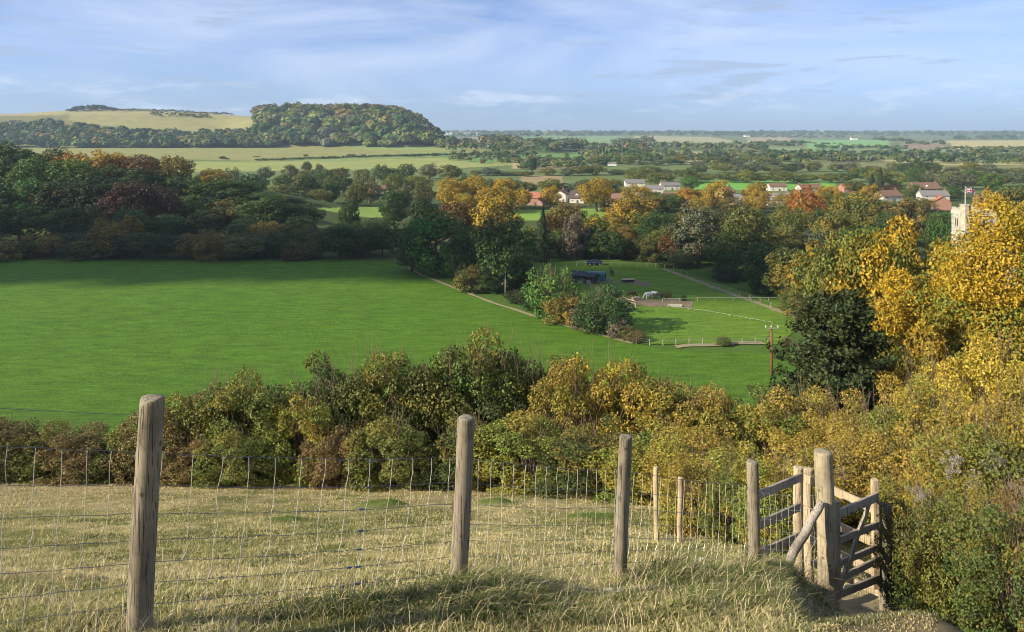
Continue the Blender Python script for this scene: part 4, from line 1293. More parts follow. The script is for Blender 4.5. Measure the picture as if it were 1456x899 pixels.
bank_parts.append(blades(X, Y, r.uniform(.02, .08, n) * (1 - .5 * sstep(.37, .42, X / Y)), np.full(n, .0024), 1.1, ct, 19))
X, Y, r = sow(16000, 1225, 1500, 5., 8.6, 28)
n = len(X); pq = r.random(n)
ct = np.where((pq < .45)[:, None], np.array((.10, .13, .035)), np.where((pq < .8)[:, None], np.array((.14, .105, .06)), np.array((.36, .29, .16)))) * r.uniform(.6, 1.3, n)[:, None]
k = fbm(X * 4 + 11, Y * 4, 3) > .40
bank_parts.append(blades(X[k], Y[k], r.uniform(.02, .07, k.sum()), np.full(k.sum(), .0038), 1.25, ct[k], 29))
grass_obj('tussock_grass', bank_parts, 'long green and straw tussocks on the bank along the fence')
# lush grass at the bottom right
X, Y, r = sow(46000, 1262, 1530, 4.6, 8.4, 12)
keep = (Y < 6.0) & (X / Y > .56) & (r.random(len(X)) < .8); X, Y = X[keep], Y[keep]
grass_obj('lush_grass', [blades(X, Y, r.uniform(.06, .16, len(X)), np.full(len(X), .0032), .7, np.array((.085, .17, .025)) * r.uniform(.6, 1.4, len(X))[:, None], 13)], 'lush green grass under the bank in the bottom right corner')

# ------------------------------------------------------------------ wire fence
def post_mesh(top, base, r_top, r_base, seed, deep=.5, nz_=26, n=22, rough=.05, flat_top=True):
    """round post between two points, slightly crooked, with worn edges and a sawn top"""
    rr = np.random.default_rng(seed)
    top, base = np.array(top), np.array(base)
    ax = (top - base); H = np.linalg.norm(ax); axn = ax / H
    b0 = base - axn * deep
    V = []; ph = rr.uniform(0, 6.28, 4)
    hs = np.concatenate([np.linspace(0, 1, nz_ - 3)[:-1], [.985, .996, 1., 1.]])
    for k, t in enumerate(hs):
        c = b0 + (top - b0) * t
        rad = r_base + (r_top - r_base) * t
        if k == len(hs) - 3: rad *= .985
        if k == len(hs) - 2: rad *= .93
        if k == len(hs) - 1: rad *= .5
        wob = np.array([math.sin(t * 5 + ph[0]) * .006, math.sin(t * 4 + ph[1]) * .006, 0])
        for j in range(n):
            an = 2 * math.pi * j / n
            lump = 1 + rough * (.5 * math.sin(2 * an + ph[2] + t * 1.5) + .35 * math.sin(3 * an + ph[3]) + .5 * (vnoise(an * 3 + seed, t * 9) - .5)
                                + .5 * (vnoise(an * 9 + seed, t * 1.5) - .5))
            V.append(c + wob + np.array([math.cos(an) * rad * lump, math.sin(an) * rad * lump, .004 * math.sin(an * 2 + ph[0]) * (t > .9)]))
    F = []
    m = len(hs)
    for k in range(m - 1):
        for j in range(n):
            F.append((k * n + j, k * n + (j + 1) % n, (k + 1) * n + (j + 1) % n, (k + 1) * n + j))
    mb = MB(); mb.add(V, F + [tuple((m - 1) * n + j for j in range(n))])
    return mb


fence = empty('wire_fence', (0, 0, 0))
tag(fence, 'sagging wire stock fence with three weathered round posts crossing the foreground', 'fence')
# photo pixels of top and foot, distance
FP = [((-330, 520), (-348, 1010), 3.2, .068), ((216, 565), (198, 914), 4.0, .066), ((663, 594), (650, 848), 5.3, .062), ((890, 620), (881, 829), 6.4, .058), ((1069, 656), (1074, 818), 8.25, .066)]
foot = []
for i, (tp, bp, d, rad) in enumerate(FP):
    t3, b3 = P(*tp, d), P(*bp, d)
    b3 = (b3[0], b3[1], min(b3[2], g(b3[0], b3[1]) + .02))
    o = post_mesh(t3, b3, rad * .97, rad * 1.03, 300 + i).build('fence_post', POST, fence, True)
    foot.append((Vector(t3), Vector(b3), rad))


def netting(a_top, a_bot, b_top, b_bot, nv, heights, seed, joints=()):
    """stock netting between two posts: line wires and crimped, slack stay wires"""
    rr = random.Random(seed)
    line, stay = MB(), MB()
    at_, ab, bt, bb = map(Vector, (a_top, a_bot, b_top, b_bot))
    def q(s, h):
        sag = -.018 * math.sin(math.pi * s) * (.4 + h)
        top = at_.lerp(bt, s); bot = ab.lerp(bb, s)
        gzv = g(bot.x, bot.y) + .03
        bot.z = max(bot.z, gzv) if h < .05 else bot.z
        p = bot.lerp(top, h)
        return Vector((p.x, p.y, max(p.z + sag, gzv)))
    for hi, h in enumerate(heights):
        pts = []
        nk = nv * 2
        for k in range(nk + 1):
            s = k / nk
            p = q(s, h)
            pts.append(p + Vector((0, 0, rr.uniform(-.004, .004))))
        line.tube(pts, .0018, 4, False)
    skew0 = rr.uniform(-.02, .02)
    for k in range(nv):
        s0 = (k + .5) / nv
        pts = []
        for hi, h in enumerate(reversed(heights)):
            low = max(0, .45 - h) * (.15 + .06 * math.sin(k * 1.3 + seed))     # the lower meshes hang askew
            s = s0 + skew0 * (1 - h) - low * .35 + rr.uniform(-.004, .004)
            p = q(min(max(s, 0), 1), h)
            pts.append(p)
            if hi < len(heights) - 1:
                h2 = list(reversed(heights))[hi + 1]
                m = q(min(max(s - low * .1, 0), 1), (h + h2) / 2)
                pts.append(m + Vector((rr.uniform(-.007, .007), rr.uniform(-.006, .006), 0)))
        stay.tube(pts, .0016, 4, False)
    for (s, h) in joints:
        p = q(s, h); dv = (q(min(1, s + .012), h) - q(max(0, s - .012), h)).normalized()
        kn = MB(); kn.tube([p - dv * .022, p - dv * .012, p, p + dv * .012, p + dv * .022], [.003, .0075, .006, .0075, .003], 6); kn.build('wire_joiner', KNOT, fence)
    l = line.build('line_wires', WIRED, fence)  # dimness of line wires under lengthwise light is put into their darker colour
    s = stay.build('stay_wires', WIRE, fence)

HTS = [.0, .13, .25, .37, .50, .65, .81, 1.]
fy = [Vector((0, .075, 0))] * 5
def span(i, j, ta, tb, ba, bb, nv, seed, joints=()):
    (t0, b0, r0), (t1, b1, r1) = foot[i], foot[j]
    da, db = FP[i][2], FP[j][2]
    def on(k, v):
        t, b, _ = foot[k]; d = FP[k][2]; z = (HV - v) / FPX * d
        f = (z - b.z) / (t.z - b.z)
        p = b.lerp(t, f); nrm = Vector((-.53, .85, 0)) * (FP[k][3] + .004)
        return p + nrm
    netting(on(i, ta), on(i, ba), on(j, tb), on(j, bb), nv, HTS, seed, joints)

def staples(k, va, vb):
    t, b, r_ = foot[k]; d = FP[k][2]
    for h in HTS[1:]:
        v = va + (vb - va) * (1 - h)
        z = (HV - v) / FPX * d; f = (z - b.z) / (t.z - b.z); p = b.lerp(t, f)
        m = MB(); c = p + Vector((-.62, -.05, 0)).normalized() * (r_ + .001)
        m.tube([c + Vector((0, -.012, .010)), c + Vector((-.006, 0, .012)), c + Vector((-.006, 0, -.012)), c + Vector((0, -.012, -.010))], .0028, 5)
        m.build('staple', KNOT, fence)
for k, va, vb in ((1, 650, 903), (2, 655, 846), (3, 672, 826), (4, 694, 812)): staples(k, va, vb)
span(0, 1, 610, 650, 985, 903, 13, 1)
span(1, 2, 650, 655, 903, 846, 13, 2, [(.632, h) for h in HTS[:6]] + [(.66, .98), (.655, .80), (.60, .25), (.58, .12)])
span(2, 3, 655, 672, 846, 826, 15, 3)
span(3, 4, 672, 694, 826, 812, 17, 4)
# plain top strand on the left-hand span
st = MB(); a = foot[0][0].lerp(foot[0][1], .06); b = Vector(P(200, 597, 4.0)) + Vector((0, .06, 0))
st.tube([a.lerp(b, t / 12) + Vector((0, 0, -.02 * math.sin(math.pi * t / 12))) for t in range(13)], .0016, 4, False)
st.build('top_strand', WIRED, fence)

# ------------------------------------------------------------------ kissing gate
gate = empty('kissing_gate', (3.5, 8.2, g(3.5, 8.2)))
tag(gate, 'wooden kissing gate with thick round post, slanting brace and five-bar gate', 'gate')
GO = Vector(gate.location)
def gpart(mb, name, mat, parent=gate, smooth=False):
    mb.v = [tuple(Vector(p) - GO) for p in mb.v]
    o = mb.build(name, mat, parent, smooth)
    return o
gpart(post_mesh(P(1170, 642, 7.9), P(1178, 845, 7.9), .090, .105, 401, rough=.05), 'gate_post', POSTM, smooth=True)
gpart(post_mesh(P(1135, 664, 8.9), P(1136, 800, 8.9), .056, .058, 402), 'enclosure_post', NEWRAIL, smooth=True)
gpart(post_mesh(P(1149, 666, 9.2), P(1150, 800, 9.2), .056, .058, 403), 'enclosure_post', NEWRAIL, smooth=True)
gpart(post_mesh(P(1258, 717, 8.45), P(1259, 846, 8.45), .068, .072, 404), 'enclosure_post', POST, smooth=True)
br = MB(); a, b = Vector(P(1169, 714, 7.76)), Vector(P(1116, 808, 7.55))
br.tube([a.lerp(b, t / 8) + Vector((.006 * math.sin(t * 2.), 0, .008 * math.sin(t * 1.3))) for t in range(9)], [.038, .042, .043, .045, .044, .046, .047, .046, .044], 12)
gpart(br, 'brace', RAIL, smooth=True)
def rail(pa, da, pb, db, mat, h=.095, wd=.034, name='rail', parent=gate):
    m = MB(); m.beam(P(*pa, da), P(*pb, db), wd, h)
    return gpart(m, name, mat, parent)
rail((1072, 707), 8.22, (1140, 678), 8.86, RAIL)
rail((1074, 749), 8.22, (1138, 720), 8.86, RAIL)
rail((1076, 789), 8.22, (1138, 762), 8.86, RAIL)
rail((1142, 678), 9.12, (1262, 733), 8.40, NEWRAIL, .10)
rail((1142, 724), 9.12, (1262, 781), 8.40, NEWRAIL, .10)
rail((1142, 762), 9.12, (1262, 822), 8.40, NEWRAIL, .10)
rail((1146, 796), 9.10, (1256, 846), 8.44, NEWRAIL, .08)
# the gate itself, hung on the thick post
leaf = MB(); leaf.beam(P(1188, 712, 7.98), P(1189, 850, 7.98), .085, .06, up=(0, 1, 0))
leafo = gpart(leaf, 'swing_gate', RAIL)
s2 = MB(); s2.beam(P(1244, 682, 8.42), P(1245, 836, 8.42), .075, .06, up=(0, 1, 0))
gpart(s2, 'latch_stile', NEWRAIL, leafo)
for (va, vb, hh) in ((734, 706, .10), (771, 746, .075), (804, 778, .07), (828, 796, .075), (848, 823, .085)):
    rail((1186, va), 7.95, (1248, vb), 8.39, RAIL, hh, .03, 'gate_bar', leafo)
dg = MB(); dg.beam(P(1236, 714, 8.31), P(1194, 838, 7.96), .026, .062)
gpart(dg, 'gate_brace', RAIL, leafo)
hb = MB()
for (uu, vv) in ((1196, 734), (1207, 728), (1218, 722)):
    p = Vector(P(uu, vv, 7.97 + (uu - 1188) / 56 * .42)) + Vector((.012, -.02, 0))
    hb.tube([p, p + Vector((.004, -.012, 0))], .011, 8)
gpart(hb, 'bolts', KNOT, leafo)
# netting carried on to the thick post
def nwire():
    pa, pb = foot[4], None
    netting(Vector(P(1082, 700, 8.17)), Vector(P(1083, 806, 8.17)), Vector(P(1160, 704, 7.98)), Vector(P(1164, 812, 7.98)), 9, HTS, 9)
nwire()

# two thin stakes standing in the bramble beyond
for (u, vt, d, lab) in ((933, 664, 12.5, 'thin pale stake left of its twin in the bramble beyond the fence'), (967, 679, 12.1, 'shorter thin pale stake in the bramble nearer the gate')):
    x = (u - CX) / FPX * d
    o = post_mesh(P(u, vt, d), (x, d, g(x, d)), .042, .045, int(u), n=12, nz_=14).build('stake', NEWRAIL, None, True)
    tag(o, lab, 'stake')

# dry molehill and stones on the bank
for k, (u, v, d, s, lab) in enumerate([(1000, 799, 9.0, .05, 'small pale stone in the grass left of the kissing gate'), (716, 893, 5.0, .06, 'half-buried chalk stone at the bottom of the bank'), (872, 884, 5.3, .05, 'chalky stone on the bare patch of the bank')]):
    x = (u - CX) / FPX * d
    mb = MB(); n, m_ = 9, 6; Vv = []
    for i in range(m_ + 1):
        for j in range(n):
            ph, an = math.pi * i / m_, 2 * math.pi * j / n
            k2 = 1 + .35 * (vnoise(i * 1.7 + k * 9, j * 1.3) - .5)
            Vv.append((x + s * 1.5 * k2 * math.sin(ph) * math.cos(an), d + s * k2 * math.sin(ph) * math.sin(an), g(x, d) + s * .5 * k2 * math.cos(ph) + .01))
    mb.add(Vv, [(i * n + j, i * n + (j + 1) % n, (i + 1) * n + (j + 1) % n, (i + 1) * n + j) for i in range(m_) for j in range(n)])
    tag(mb.build('stone', STONEL, None, True), lab, 'stone')

HWHITE = simple('white_render', (.52, .49, .42), .85, .2, .12, 1.5)
# ------------------------------------------------------------------ village
def house(u, vbase, d, wd, dp, eave, ridge, rz, wallm, roofm, label, chim=1, gable=False, wins=((-.3, .35), (.3, .35), (-.3, .75), (.3, .75)), dorm=0, name='house', sub=0.):
    """gabled house; ridge runs along local x; front is local -y. rz in degrees"""
    x = (u - CX) / FPX * d
    e = empty(name, (x, d, g(x, d) - sub), math.radians(rz)); tag(e, label, 'house', 'village houses'); e.scale = (1, 1, .72 if d < 400 else .6)
    w2, d2 = wd / 2, dp / 2
    m = MB()
    m.add([(-w2, -d2, -.5), (w2, -d2, -.5), (w2, d2, -.5), (-w2, d2, -.5), (-w2, -d2, eave), (w2, -d2, eave), (w2, d2, eave), (-w2, d2, eave), (-w2, 0, ridge), (w2, 0, ridge)],
          [(0, 1, 5, 4), (2, 3, 7, 6), (1, 2, 6, 9, 5), (3, 0, 4, 8, 7)])
    m.build('wall', wallm, e)
    ov, th = .35, .16
    dz = (ridge - eave) / d2 * ov
    r = MB()
    for s in (-1, 1):
        V = [(-w2 - ov, s * (d2 + ov), eave - dz + .05), (w2 + ov, s * (d2 + ov), eave - dz + .05), (w2 + ov, 0, ridge + .05), (-w2 - ov, 0, ridge + .05)]
        V += [(a, b, c + th) for a, b, c in V]
        r.add(V, [(0, 1, 2, 3), (7, 6, 5, 4), (0, 4, 5, 1), (1, 5, 6, 2), (3, 2, 6, 7), (0, 3, 7, 4)])
    ro = r.build('roof', roofm, e)
    for k in range(chim):
        c = MB(); cx = (w2 - .6) * (1 if k == 0 else -1)
        c.box((cx, .25, ridge + .55), (.8, .55, 1.7)); c.box((cx, .25, ridge + 1.44), (.92, .67, .1))
        c.tube([(cx - .18, .25, ridge + 1.49), (cx - .18, .25, ridge + 1.85)], .11, 7); c.tube([(cx + .18, .25, ridge + 1.49), (cx + .18, .25, ridge + 1.85)], .11, 7)
        c.build('chimney', BRICK, ro)
    def window(cx, cz, ww=1.1, hh=1.15, face='front'):
        fr = MB(); gl = MB()
        def pl(a, b, o): return (cx + a, -d2 - o, cz + b) if face == 'front' else (w2 + o, cx + a, cz + b) if face == 'right' else (-w2 - o, cx + a, cz + b)
        def slab(mb, a0, a1, b0, b1, o0, o1):
            V = [pl(a0, b0, o0), pl(a1, b0, o0), pl(a1, b1, o0), pl(a0, b1, o0), pl(a0, b0, o1), pl(a1, b0, o1), pl(a1, b1, o1), pl(a0, b1, o1)]
            mb.add(V, [(0, 1, 2, 3), (4, 5, 6, 7), (0, 1, 5, 4), (1, 2, 6, 5), (2, 3, 7, 6), (3, 0, 4, 7)])
        t = .11
        slab(fr, -ww / 2, ww / 2, -hh / 2, -hh / 2 + t, .003, .07); slab(fr, -ww / 2, ww / 2, hh / 2 - t, hh / 2, .003, .07)
        slab(fr, -ww / 2, -ww / 2 + t, -hh / 2 + t, hh / 2 - t, .003, .07); slab(fr, ww / 2 - t, ww / 2, -hh / 2 + t, hh / 2 - t, .003, .07)
        slab(fr, -.035, .035, -hh / 2 + t, hh / 2 - t, .003, .06)
        slab(gl, -ww / 2 + t, ww / 2 - t, -hh / 2 + t, hh / 2 - t, .004, .03)
        f = fr.build('window', WHITE, e); gl.build('pane', GLASS, f)
    for (a, b) in wins:
        window(a * wd, b * eave)
    if gable:
        window(0, eave * .78, face='right'); window(0, eave * .78, face='left')
    dr = MB(); dr.box((0.06 * wd, -d2 - .03, 1.0), (.95, .06, 2.0)); do = dr.build('door', simple('door_paint_%d' % _n_thing[0], (.08, .10, .09)) if False else LOUVRE, e)
    kn = MB(); kn.box((0.06 * wd + .34, -d2 - .08, 1.0), (.05, .04, .12)); kn.build('handle', WIRE, do)
    for k in range(dorm):
        cx = (k + .5) / dorm * wd - w2
        zb = eave + (ridge - eave) * .22; yb = -d2 + d2 * .22
        q = MB(); q.add([(cx - .65, yb - .1, zb), (cx + .65, yb - .1, zb), (cx + .65, yb - .1, zb + 1.1), (cx, yb - .1, zb + 1.75), (cx - .65, yb - .1, zb + 1.1), (cx - .65, yb + 2.2, zb + 1.1), (cx + .65, yb + 2.2, zb + 1.1), (cx, yb + 2.2, zb + 1.75)],
                       [(0, 1, 2, 3, 4), (0, 4, 5), (1, 6, 2), (2, 6, 7, 3), (4, 3, 7, 5)])
        dd = q.build('dormer', WHITE, ro)
        q = MB(); q.box((cx, yb - .13, zb + .6), (.8, .05, .7)); q.build('pane', GLASS, dd)
    return e

W2 = ((-.32, .28), (.32, .28), (-.32, .78), (.32, .78))
house(764, 290, 352, 8.5, 7.5, 5.0, 8.2, -24, BRICK, TILE_R, 'red-brick house with orange tiled roof at the left of the village', gable=True, wins=W2)
house(748, 290, 362, 6.5, 6.5, 4.6, 7.4, 64, BRICK, TILE_R, 'smaller brick wing house with its gable turned left beside the orange-roofed house', wins=W2)
house(799, 288, 368, 5.5, 6.5, 5.2, 7.8, 62, HWHITE, TILE_B, 'white gabled house between the golden trees', wins=W2)
house(822, 288, 362, 7.0, 6.5, 3.6, 8.0, -18, HWHITE, TILE_D, 'white cottage with a steep dark half-hipped roof', wins=((-.3, .5), (.3, .5)), dorm=1)
house(880, 290, 350, 10.5, 7.5, 2.9, 7.6, -25, CREAM, TILE_B, 'low cottage under a long steep brown roof behind the bronze tree', wins=((-.3, .5), (.3, .5)))
house(914, 288, 372, 7., 6.5, 5., 7.8, 55, HWHITE, TILE_B, 'white house right of the long steep brown roof', wins=W2)
house(962, 289, 352, 12., 7.5, 4.4, 8.0, -12, BRICK, TILE_B, 'wide brick house under a brown tiled roof left of the orange-gold tree', wins=W2)
house(930, 280, 420, 10., 6.5, 4.6, 7.2, -8, HWHITE, TILE_G, 'white grey-roofed house behind the wide brick house', wins=W2, chim=2)
house(952, 277, 445, 11., 6.5, 4.8, 7.5, 5, CREAM, TILE_G, 'cream terrace end farthest back beside the round bright evergreen', wins=W2, chim=2)
house(902, 275, 470, 12., 7, 4.8, 7.8, 0, CREAM, TILE_G, 'grey-roofed house peeping over the dull-gold tree', wins=W2)
house(1046, 288, 352, 8., 6.5, 4.8, 7.0, -10, HWHITE, TILE_G, 'white house with a slate roof between two bronze trees', wins=W2)
house(1030, 282, 395, 8., 6.5, 4.8, 7.6, 30, CREAM, TILE_B, 'cream house behind the broad bronze tree', wins=W2)
house(1104, 290, 348, 11., 7.5, 4.2, 8.2, -16, HWHITE, TILE_G, 'white terrace with four dormers in its slate roof', wins=W2, dorm=4)
house(1150, 275, 428, 13., 7., 4.6, 7.6, 8, HWHITE, TILE_B, 'white long house behind the orange-rust tree', wins=W2, chim=2)
house(1104, 276, 440, 10., 7., 4.6, 7.4, 0, CREAM, TILE_B, 'cream house at the edge of the green playing field', wins=W2)
house(1206, 274, 430, 9., 7.5, 4.6, 7.8, 6, BRICK, TILE_R, 'house with a plain orange roof below the tall conifers', wins=W2)
house(1313, 272, 420, 15., 10., 5.0, 10.4, 4, BRICK, TILE_B, 'large house under a broad brown-red roof with a small gable', wins=W2, dorm=1)
house(1262, 286, 372, 11., 8., 3.8, 7.4, 12, CREAM, TILE_B, 'house with a shallow brown roof below the copper tree', wins=W2)
house(1326, 282, 372, 13., 7., 4.2, 7.2, -6, HWHITE, TILE_G, 'white grey-roofed house below the large brown-red roof', wins=W2, chim=2)
house(1338, 292, 330, 5.5, 7., 5., 8.2, 72, BRICK, TILE_R, 'brick house with an orange gable end facing the church tower', wins=W2)
house(1408, 282, 352, 13., 7., 4.4, 7.2, 0, BRICK, TILE_D, 'dark-roofed house half hidden behind the church flag', wins=W2)
house(603, 284, 352, 6., 6., 4.4, 7.2, 20, HWHITE, TILE_D, 'small white cottage under dark trees left of the golden row', wins=((-.3, .5), (.3, .5)))
house(578, 288, 345, 4.5, 5., 3.2, 5.4, -10, BRICK, TILE_R, 'tiny red-roofed outbuilding among trees left of the golden row', wins=((.2, .5),), chim=0)
house(545, 274, 420, 9., 6.5, 4.6, 7.6, 10, CREAM, TILE_B, 'brown-roofed house deep in the trees left of the golden row', wins=W2)

FARB = [(800, 210.5, 9, 'white farm shed beside the pines in the valley'), (1062, 195, 8, 'long white barn on the right-hand horizon fields'), (1214, 199, 9, 'pinkish farmhouse on the far green slope'),
        (1299, 201.5, 6, 'tiny white cottage on the far plain'), (870, 236, 12, 'pale cottage in the tree belt above the golden row')]
def shed(u, v, wpx, label, hk=.42, group=None, name='barn'):
    x, d = at(u, v, 400, 7500); m = d / FPX; wd = wpx * m; h = wd * hk
    e = empty(name, (x, d, g(x, d))); tag(e, label, 'building', group)
    b = MB(); w2, d2 = wd / 2, wd * .3
    b.add([(-w2, -d2, -1), (w2, -d2, -1), (w2, d2, -1), (-w2, d2, -1), (-w2, -d2, h * .6), (w2, -d2, h * .6), (w2, d2, h * .6), (-w2, d2, h * .6), (-w2, 0, h), (w2, 0, h)], [(0, 1, 5, 4), (2, 3, 7, 6), (1, 2, 6, 9, 5), (3, 0, 4, 8, 7)])
    b.build('wall', WHITE, e)
    r = MB(); r.add([(-w2 * 1.03, -d2 * 1.08, h * .58), (w2 * 1.03, -d2 * 1.08, h * .58), (w2 * 1.03, 0, h * 1.03), (-w2 * 1.03, 0, h * 1.03), (w2 * 1.03, d2 * 1.08, h * .58), (-w2 * 1.03, d2 * 1.08, h * .58)], [(0, 1, 2, 3), (3, 2, 4, 5)])
    r.build('roof', TILE_B if 'pink' in label or 'village' in label else TILE_G, e)
    return e
for (u, v, wpx, lab) in FARB:
    shed(u, v, wpx, lab)
for k, (u, v) in enumerate(((634, 191.6), (641, 191.4), (647, 191.8), (655, 191.5), (662, 191.3), (669, 191.6), (679, 191.6))):
    shed(u, v, 5.5, 'tiny pale house in the row on the far slope right of the wooded hill', .6, 'far village houses', 'far_house')

# ------------------------------------------------------------------ church tower
TD = 158.; TX = (1384 - CX) / FPX * TD
tw = empty('church_tower', (TX, TD, g(TX, TD)), math.radians(-9)); tag(tw, 'pale stone church tower with battlements rising above the yellow trees', 'church tower')
ztop = (HV - 296) / FPX * TD - g(TX, TD)
TWD = 6.2; h2 = TWD / 2
m = MB(); m.box((0, 0, ztop / 2 - .6), (TWD, TWD, ztop - 1.2))
m.build('tower_wall', STONE, tw)
m = MB(); m.box((0, 0, ztop - 1.28), (TWD + .3, TWD + .3, .22)); m.box((0, 0, ztop * .68), (TWD + .22, TWD + .22, .2)); m.build('string_course', STONEL, tw)
par = MB()
for s in (-1, 1):
    par.box((0, s * (h2 - .15), ztop - .87), (TWD + .1, .36, .6)); par.box((s * (h2 - .15), 0, ztop - .87), (.36, TWD - .64, .6))
    for k in range(5):
        o = -h2 + .45 + k * (TWD - .9) / 4
        par.box((o, s * (h2 - .15), ztop - .30), (.75, .34, .54)); 
        if 0 < k < 4: par.box((s * (h2 - .15), o, ztop - .30), (.34, .75, .54))
par.build('parapet', STONEL, tw)
tur = MB(); tx, ty = -h2 + .35, -h2 + .35
V = []; n = 8
for z in (-.5, ztop + .75):
    for k in range(n): V.append((tx + math.cos(math.pi / 8 + k * math.pi / 4) * .95, ty + math.sin(math.pi / 8 + k * math.pi / 4) * .95, z))
tur.add(V, [(k, (k + 1) % n, n + (k + 1) % n, n + k) for k in range(n)] + [tuple(n + k for k in range(n))])
for z, rr_ in ((ztop + .76, 1.06),):
    V = []
    for zz in (z, z + .28):
        for k in range(n): V.append((tx + math.cos(math.pi / 8 + k * math.pi / 4) * rr_, ty + math.sin(math.pi / 8 + k * math.pi / 4) * rr_, zz))
    tur.add(V, [(k, (k + 1) % n, n + (k + 1) % n, n + k) for k in range(n)] + [tuple(n + k for k in range(n)), tuple(n - 1 - k for k in range(n))])
tur.build('stair_turret', STONE, tw)
def lancet(cx, cz, face, ww=.55, hh=1.9):
    fr, gl = MB(), MB()
    def p(a, b, o): return (cx + a, -h2 - o, cz + b) if face == 'f' else (-h2 - o, cx + a, cz + b) if face == 'l' else (h2 + o, cx + a, cz + b)
    arch = lambda w_, h_: [(-w_, 0), (w_, 0), (w_, h_ * .68), (w_ * .7, h_ * .86), (0, h_), (-w_ * .7, h_ * .86), (-w_, h_ * .68)]
    A, B = arch(ww * .5 + .17, hh + .2), arch(ww * .5, hh)
    B = [(a, b + .05) for a, b in B]
    V = [p(a, b, .09) for a, b in A] + [p(a, b, .09) for a, b in B] + [p(a, b, .003) for a, b in A]
    fr.add(V, [(k, (k + 1) % 7, 7 + (k + 1) % 7, 7 + k) for k in range(7)] + [(k, (k + 1) % 7, 14 + (k + 1) % 7, 14 + k) for k in range(7)])
    f = fr.build('belfry_window', STONEL, tw)
    gl.add([p(a, b, .03) for a, b in B], [tuple(range(7))]); gl.build('louvre', LOUVRE, f)
for face in 'flr':
    lancet(-.42 + .3, ztop - 4.0, face); lancet(.42 + .3, ztop - 4.0, face)
bt = MB()
for sx in (-1, 1):
    for (dz, o) in ((ztop * .45, 1.1), (ztop * .66, .7)):
        if sx < 0 : continue
        bt.box((sx * (h2 - .35), -h2 - o / 2, dz / 2), (.7, o, dz)); bt.box((sx * h2 + sx * o / 2, -h2 + .38, dz / 2), (o, .7, dz - .02))
bt.build('buttress', STONE, tw)
nave = MB(); nv_ = ztop * .55
nave.add([(h2 + .05, -3.4, 0), (h2 + 15, -3.4, 0), (h2 + 15, 3.4, 0), (h2 + .05, 3.4, 0), (h2 + .05, -3.4, nv_ * .6), (h2 + 15, -3.4, nv_ * .6), (h2 + 15, 3.4, nv_ * .6), (h2 + .05, 3.4, nv_ * .6), (h2 + .05, 0, nv_), (h2 + 15, 0, nv_)],
         [(0, 1, 5, 4), (2, 3, 7, 6), (1, 2, 6, 9, 5), (4, 5, 9, 8), (7, 8, 9, 6)])
nave.build('nave', STONE, tw)
# flag on its pole, standing on the turret
fpx = TX + tx * math.cos(math.radians(-9)) - ty * math.sin(math.radians(-9)); fpy = TD + tx * math.sin(math.radians(-9)) + ty * math.cos(math.radians(-9))
fz = g(TX, TD) + ztop + 1.05
fpole = empty('flagpole', (fpx, fpy, fz)); tag(fpole, 'white flagpole flying a Union flag on the church stair turret', 'flagpole')
ph_ = 3.6
m = MB(); m.tube([(0, 0, 0), (0, 0, ph_)], [.07, .05], 8); m.tube([(0, 0, ph_), (0, 0, ph_ + .12)], [.09, .03], 8); m.build('pole', WHITE, fpole)
FB, FR, FW = simple('flag_blue', (.02, .035, .16), .8, .1, .05), simple('flag_red', (.50, .03, .04), .8, .1, .05), simple('flag_white', (.75, .74, .74), .8, .1, .05)
nxx, nyy = 44, 24; fw, fh = 2.3, 1.2
V = []; F = []
for j in range(nyy + 1):
    for i in range(nxx + 1):
        a, b = i / nxx, j / nyy
        V.append((.05 + a * fw * .93, .16 * math.sin(a * 8 + b) * a, ph_ - .05 - b * fh - .35 * a * a))
me = bpy.data.meshes.new('flag'); mats = []
for j in range(nyy):
    for i in range(nxx):
        F.append((j * (nxx + 1) + i, j * (nxx + 1) + i + 1, (j + 1) * (nxx + 1) + i + 1, (j + 1) * (nxx + 1) + i))
        a, b = ((i + .5) / nxx - .5) * 2 * 2, ((j + .5) / nyy - .5) * 2      # 2:1 field, |a|<=2 |b|<=1
        k = 0
        dgn = min(abs(a - 2 * b), abs(a + 2 * b)) / math.sqrt(5)
        if dgn < .21: k = 2
        s1 = (a - 2 * b) / math.sqrt(5); s2 = (a + 2 * b) / math.sqrt(5)
        if (0 < s1 * (1 if a > 0 else -1) < .13) or (0 < -s2 * (1 if a > 0 else -1) < .13): k = 1
        if abs(a) < .34 or abs(b) < .34: k = 2
        if abs(a) < .2 or abs(b) < .2: k = 1
        mats.append(k)
me.from_pydata(V, [], F)
for mm in (FB, FR, FW): me.materials.append(mm)
me.polygons.foreach_set('material_index', mats)
link('flag', me, None, fpole)

# ------------------------------------------------------------------ utility poles
REDWOOD = simple('red_brown_pole_wood', (.20, .075, .045), .8, .2, .25, 4., stretch=(4, 4, .5))
d = 104.; x = (1097 - CX) / FPX * d
e = empty('utility_pole', (x, d, g(x, d))); tag(e, 'red-brown wooden utility pole with crossarm beside the dark yew', 'utility pole')
zt = (HV - 464) / FPX * d - g(x, d)
m = MB(); m.tube([(0, 0, -.5), (0, 0, zt * .5), (0, 0, zt)], [.19, .165, .14], 10); m.build('pole', REDWOOD, e, True)
m = MB(); m.box((0, -.17, zt - .25), (1.9, .1, .14)); m.build('crossarm', RAIL, e)
for k in (-.85, -.1, .85):
    m = MB(); m.tube([(k, -.17, zt - .17), (k, -.17, zt - .02), (k, -.17, zt + .14)], [.03, .08, .05], 8); m.build('insulator', WHITE, e)
d = 153.; x = (718.5 - CX) / FPX * d
e = empty('telegraph_pole', (x, d, g(x, d))); tag(e, 'thin grey pole in front of the dark green trees', 'telegraph pole')
zt = (HV - 383) / FPX * d - g(x, d)
m = MB(); m.tube([(0, 0, -.3), (0, 0, zt)], [.13, .10], 8); m.build('pole', RAIL, e, True)
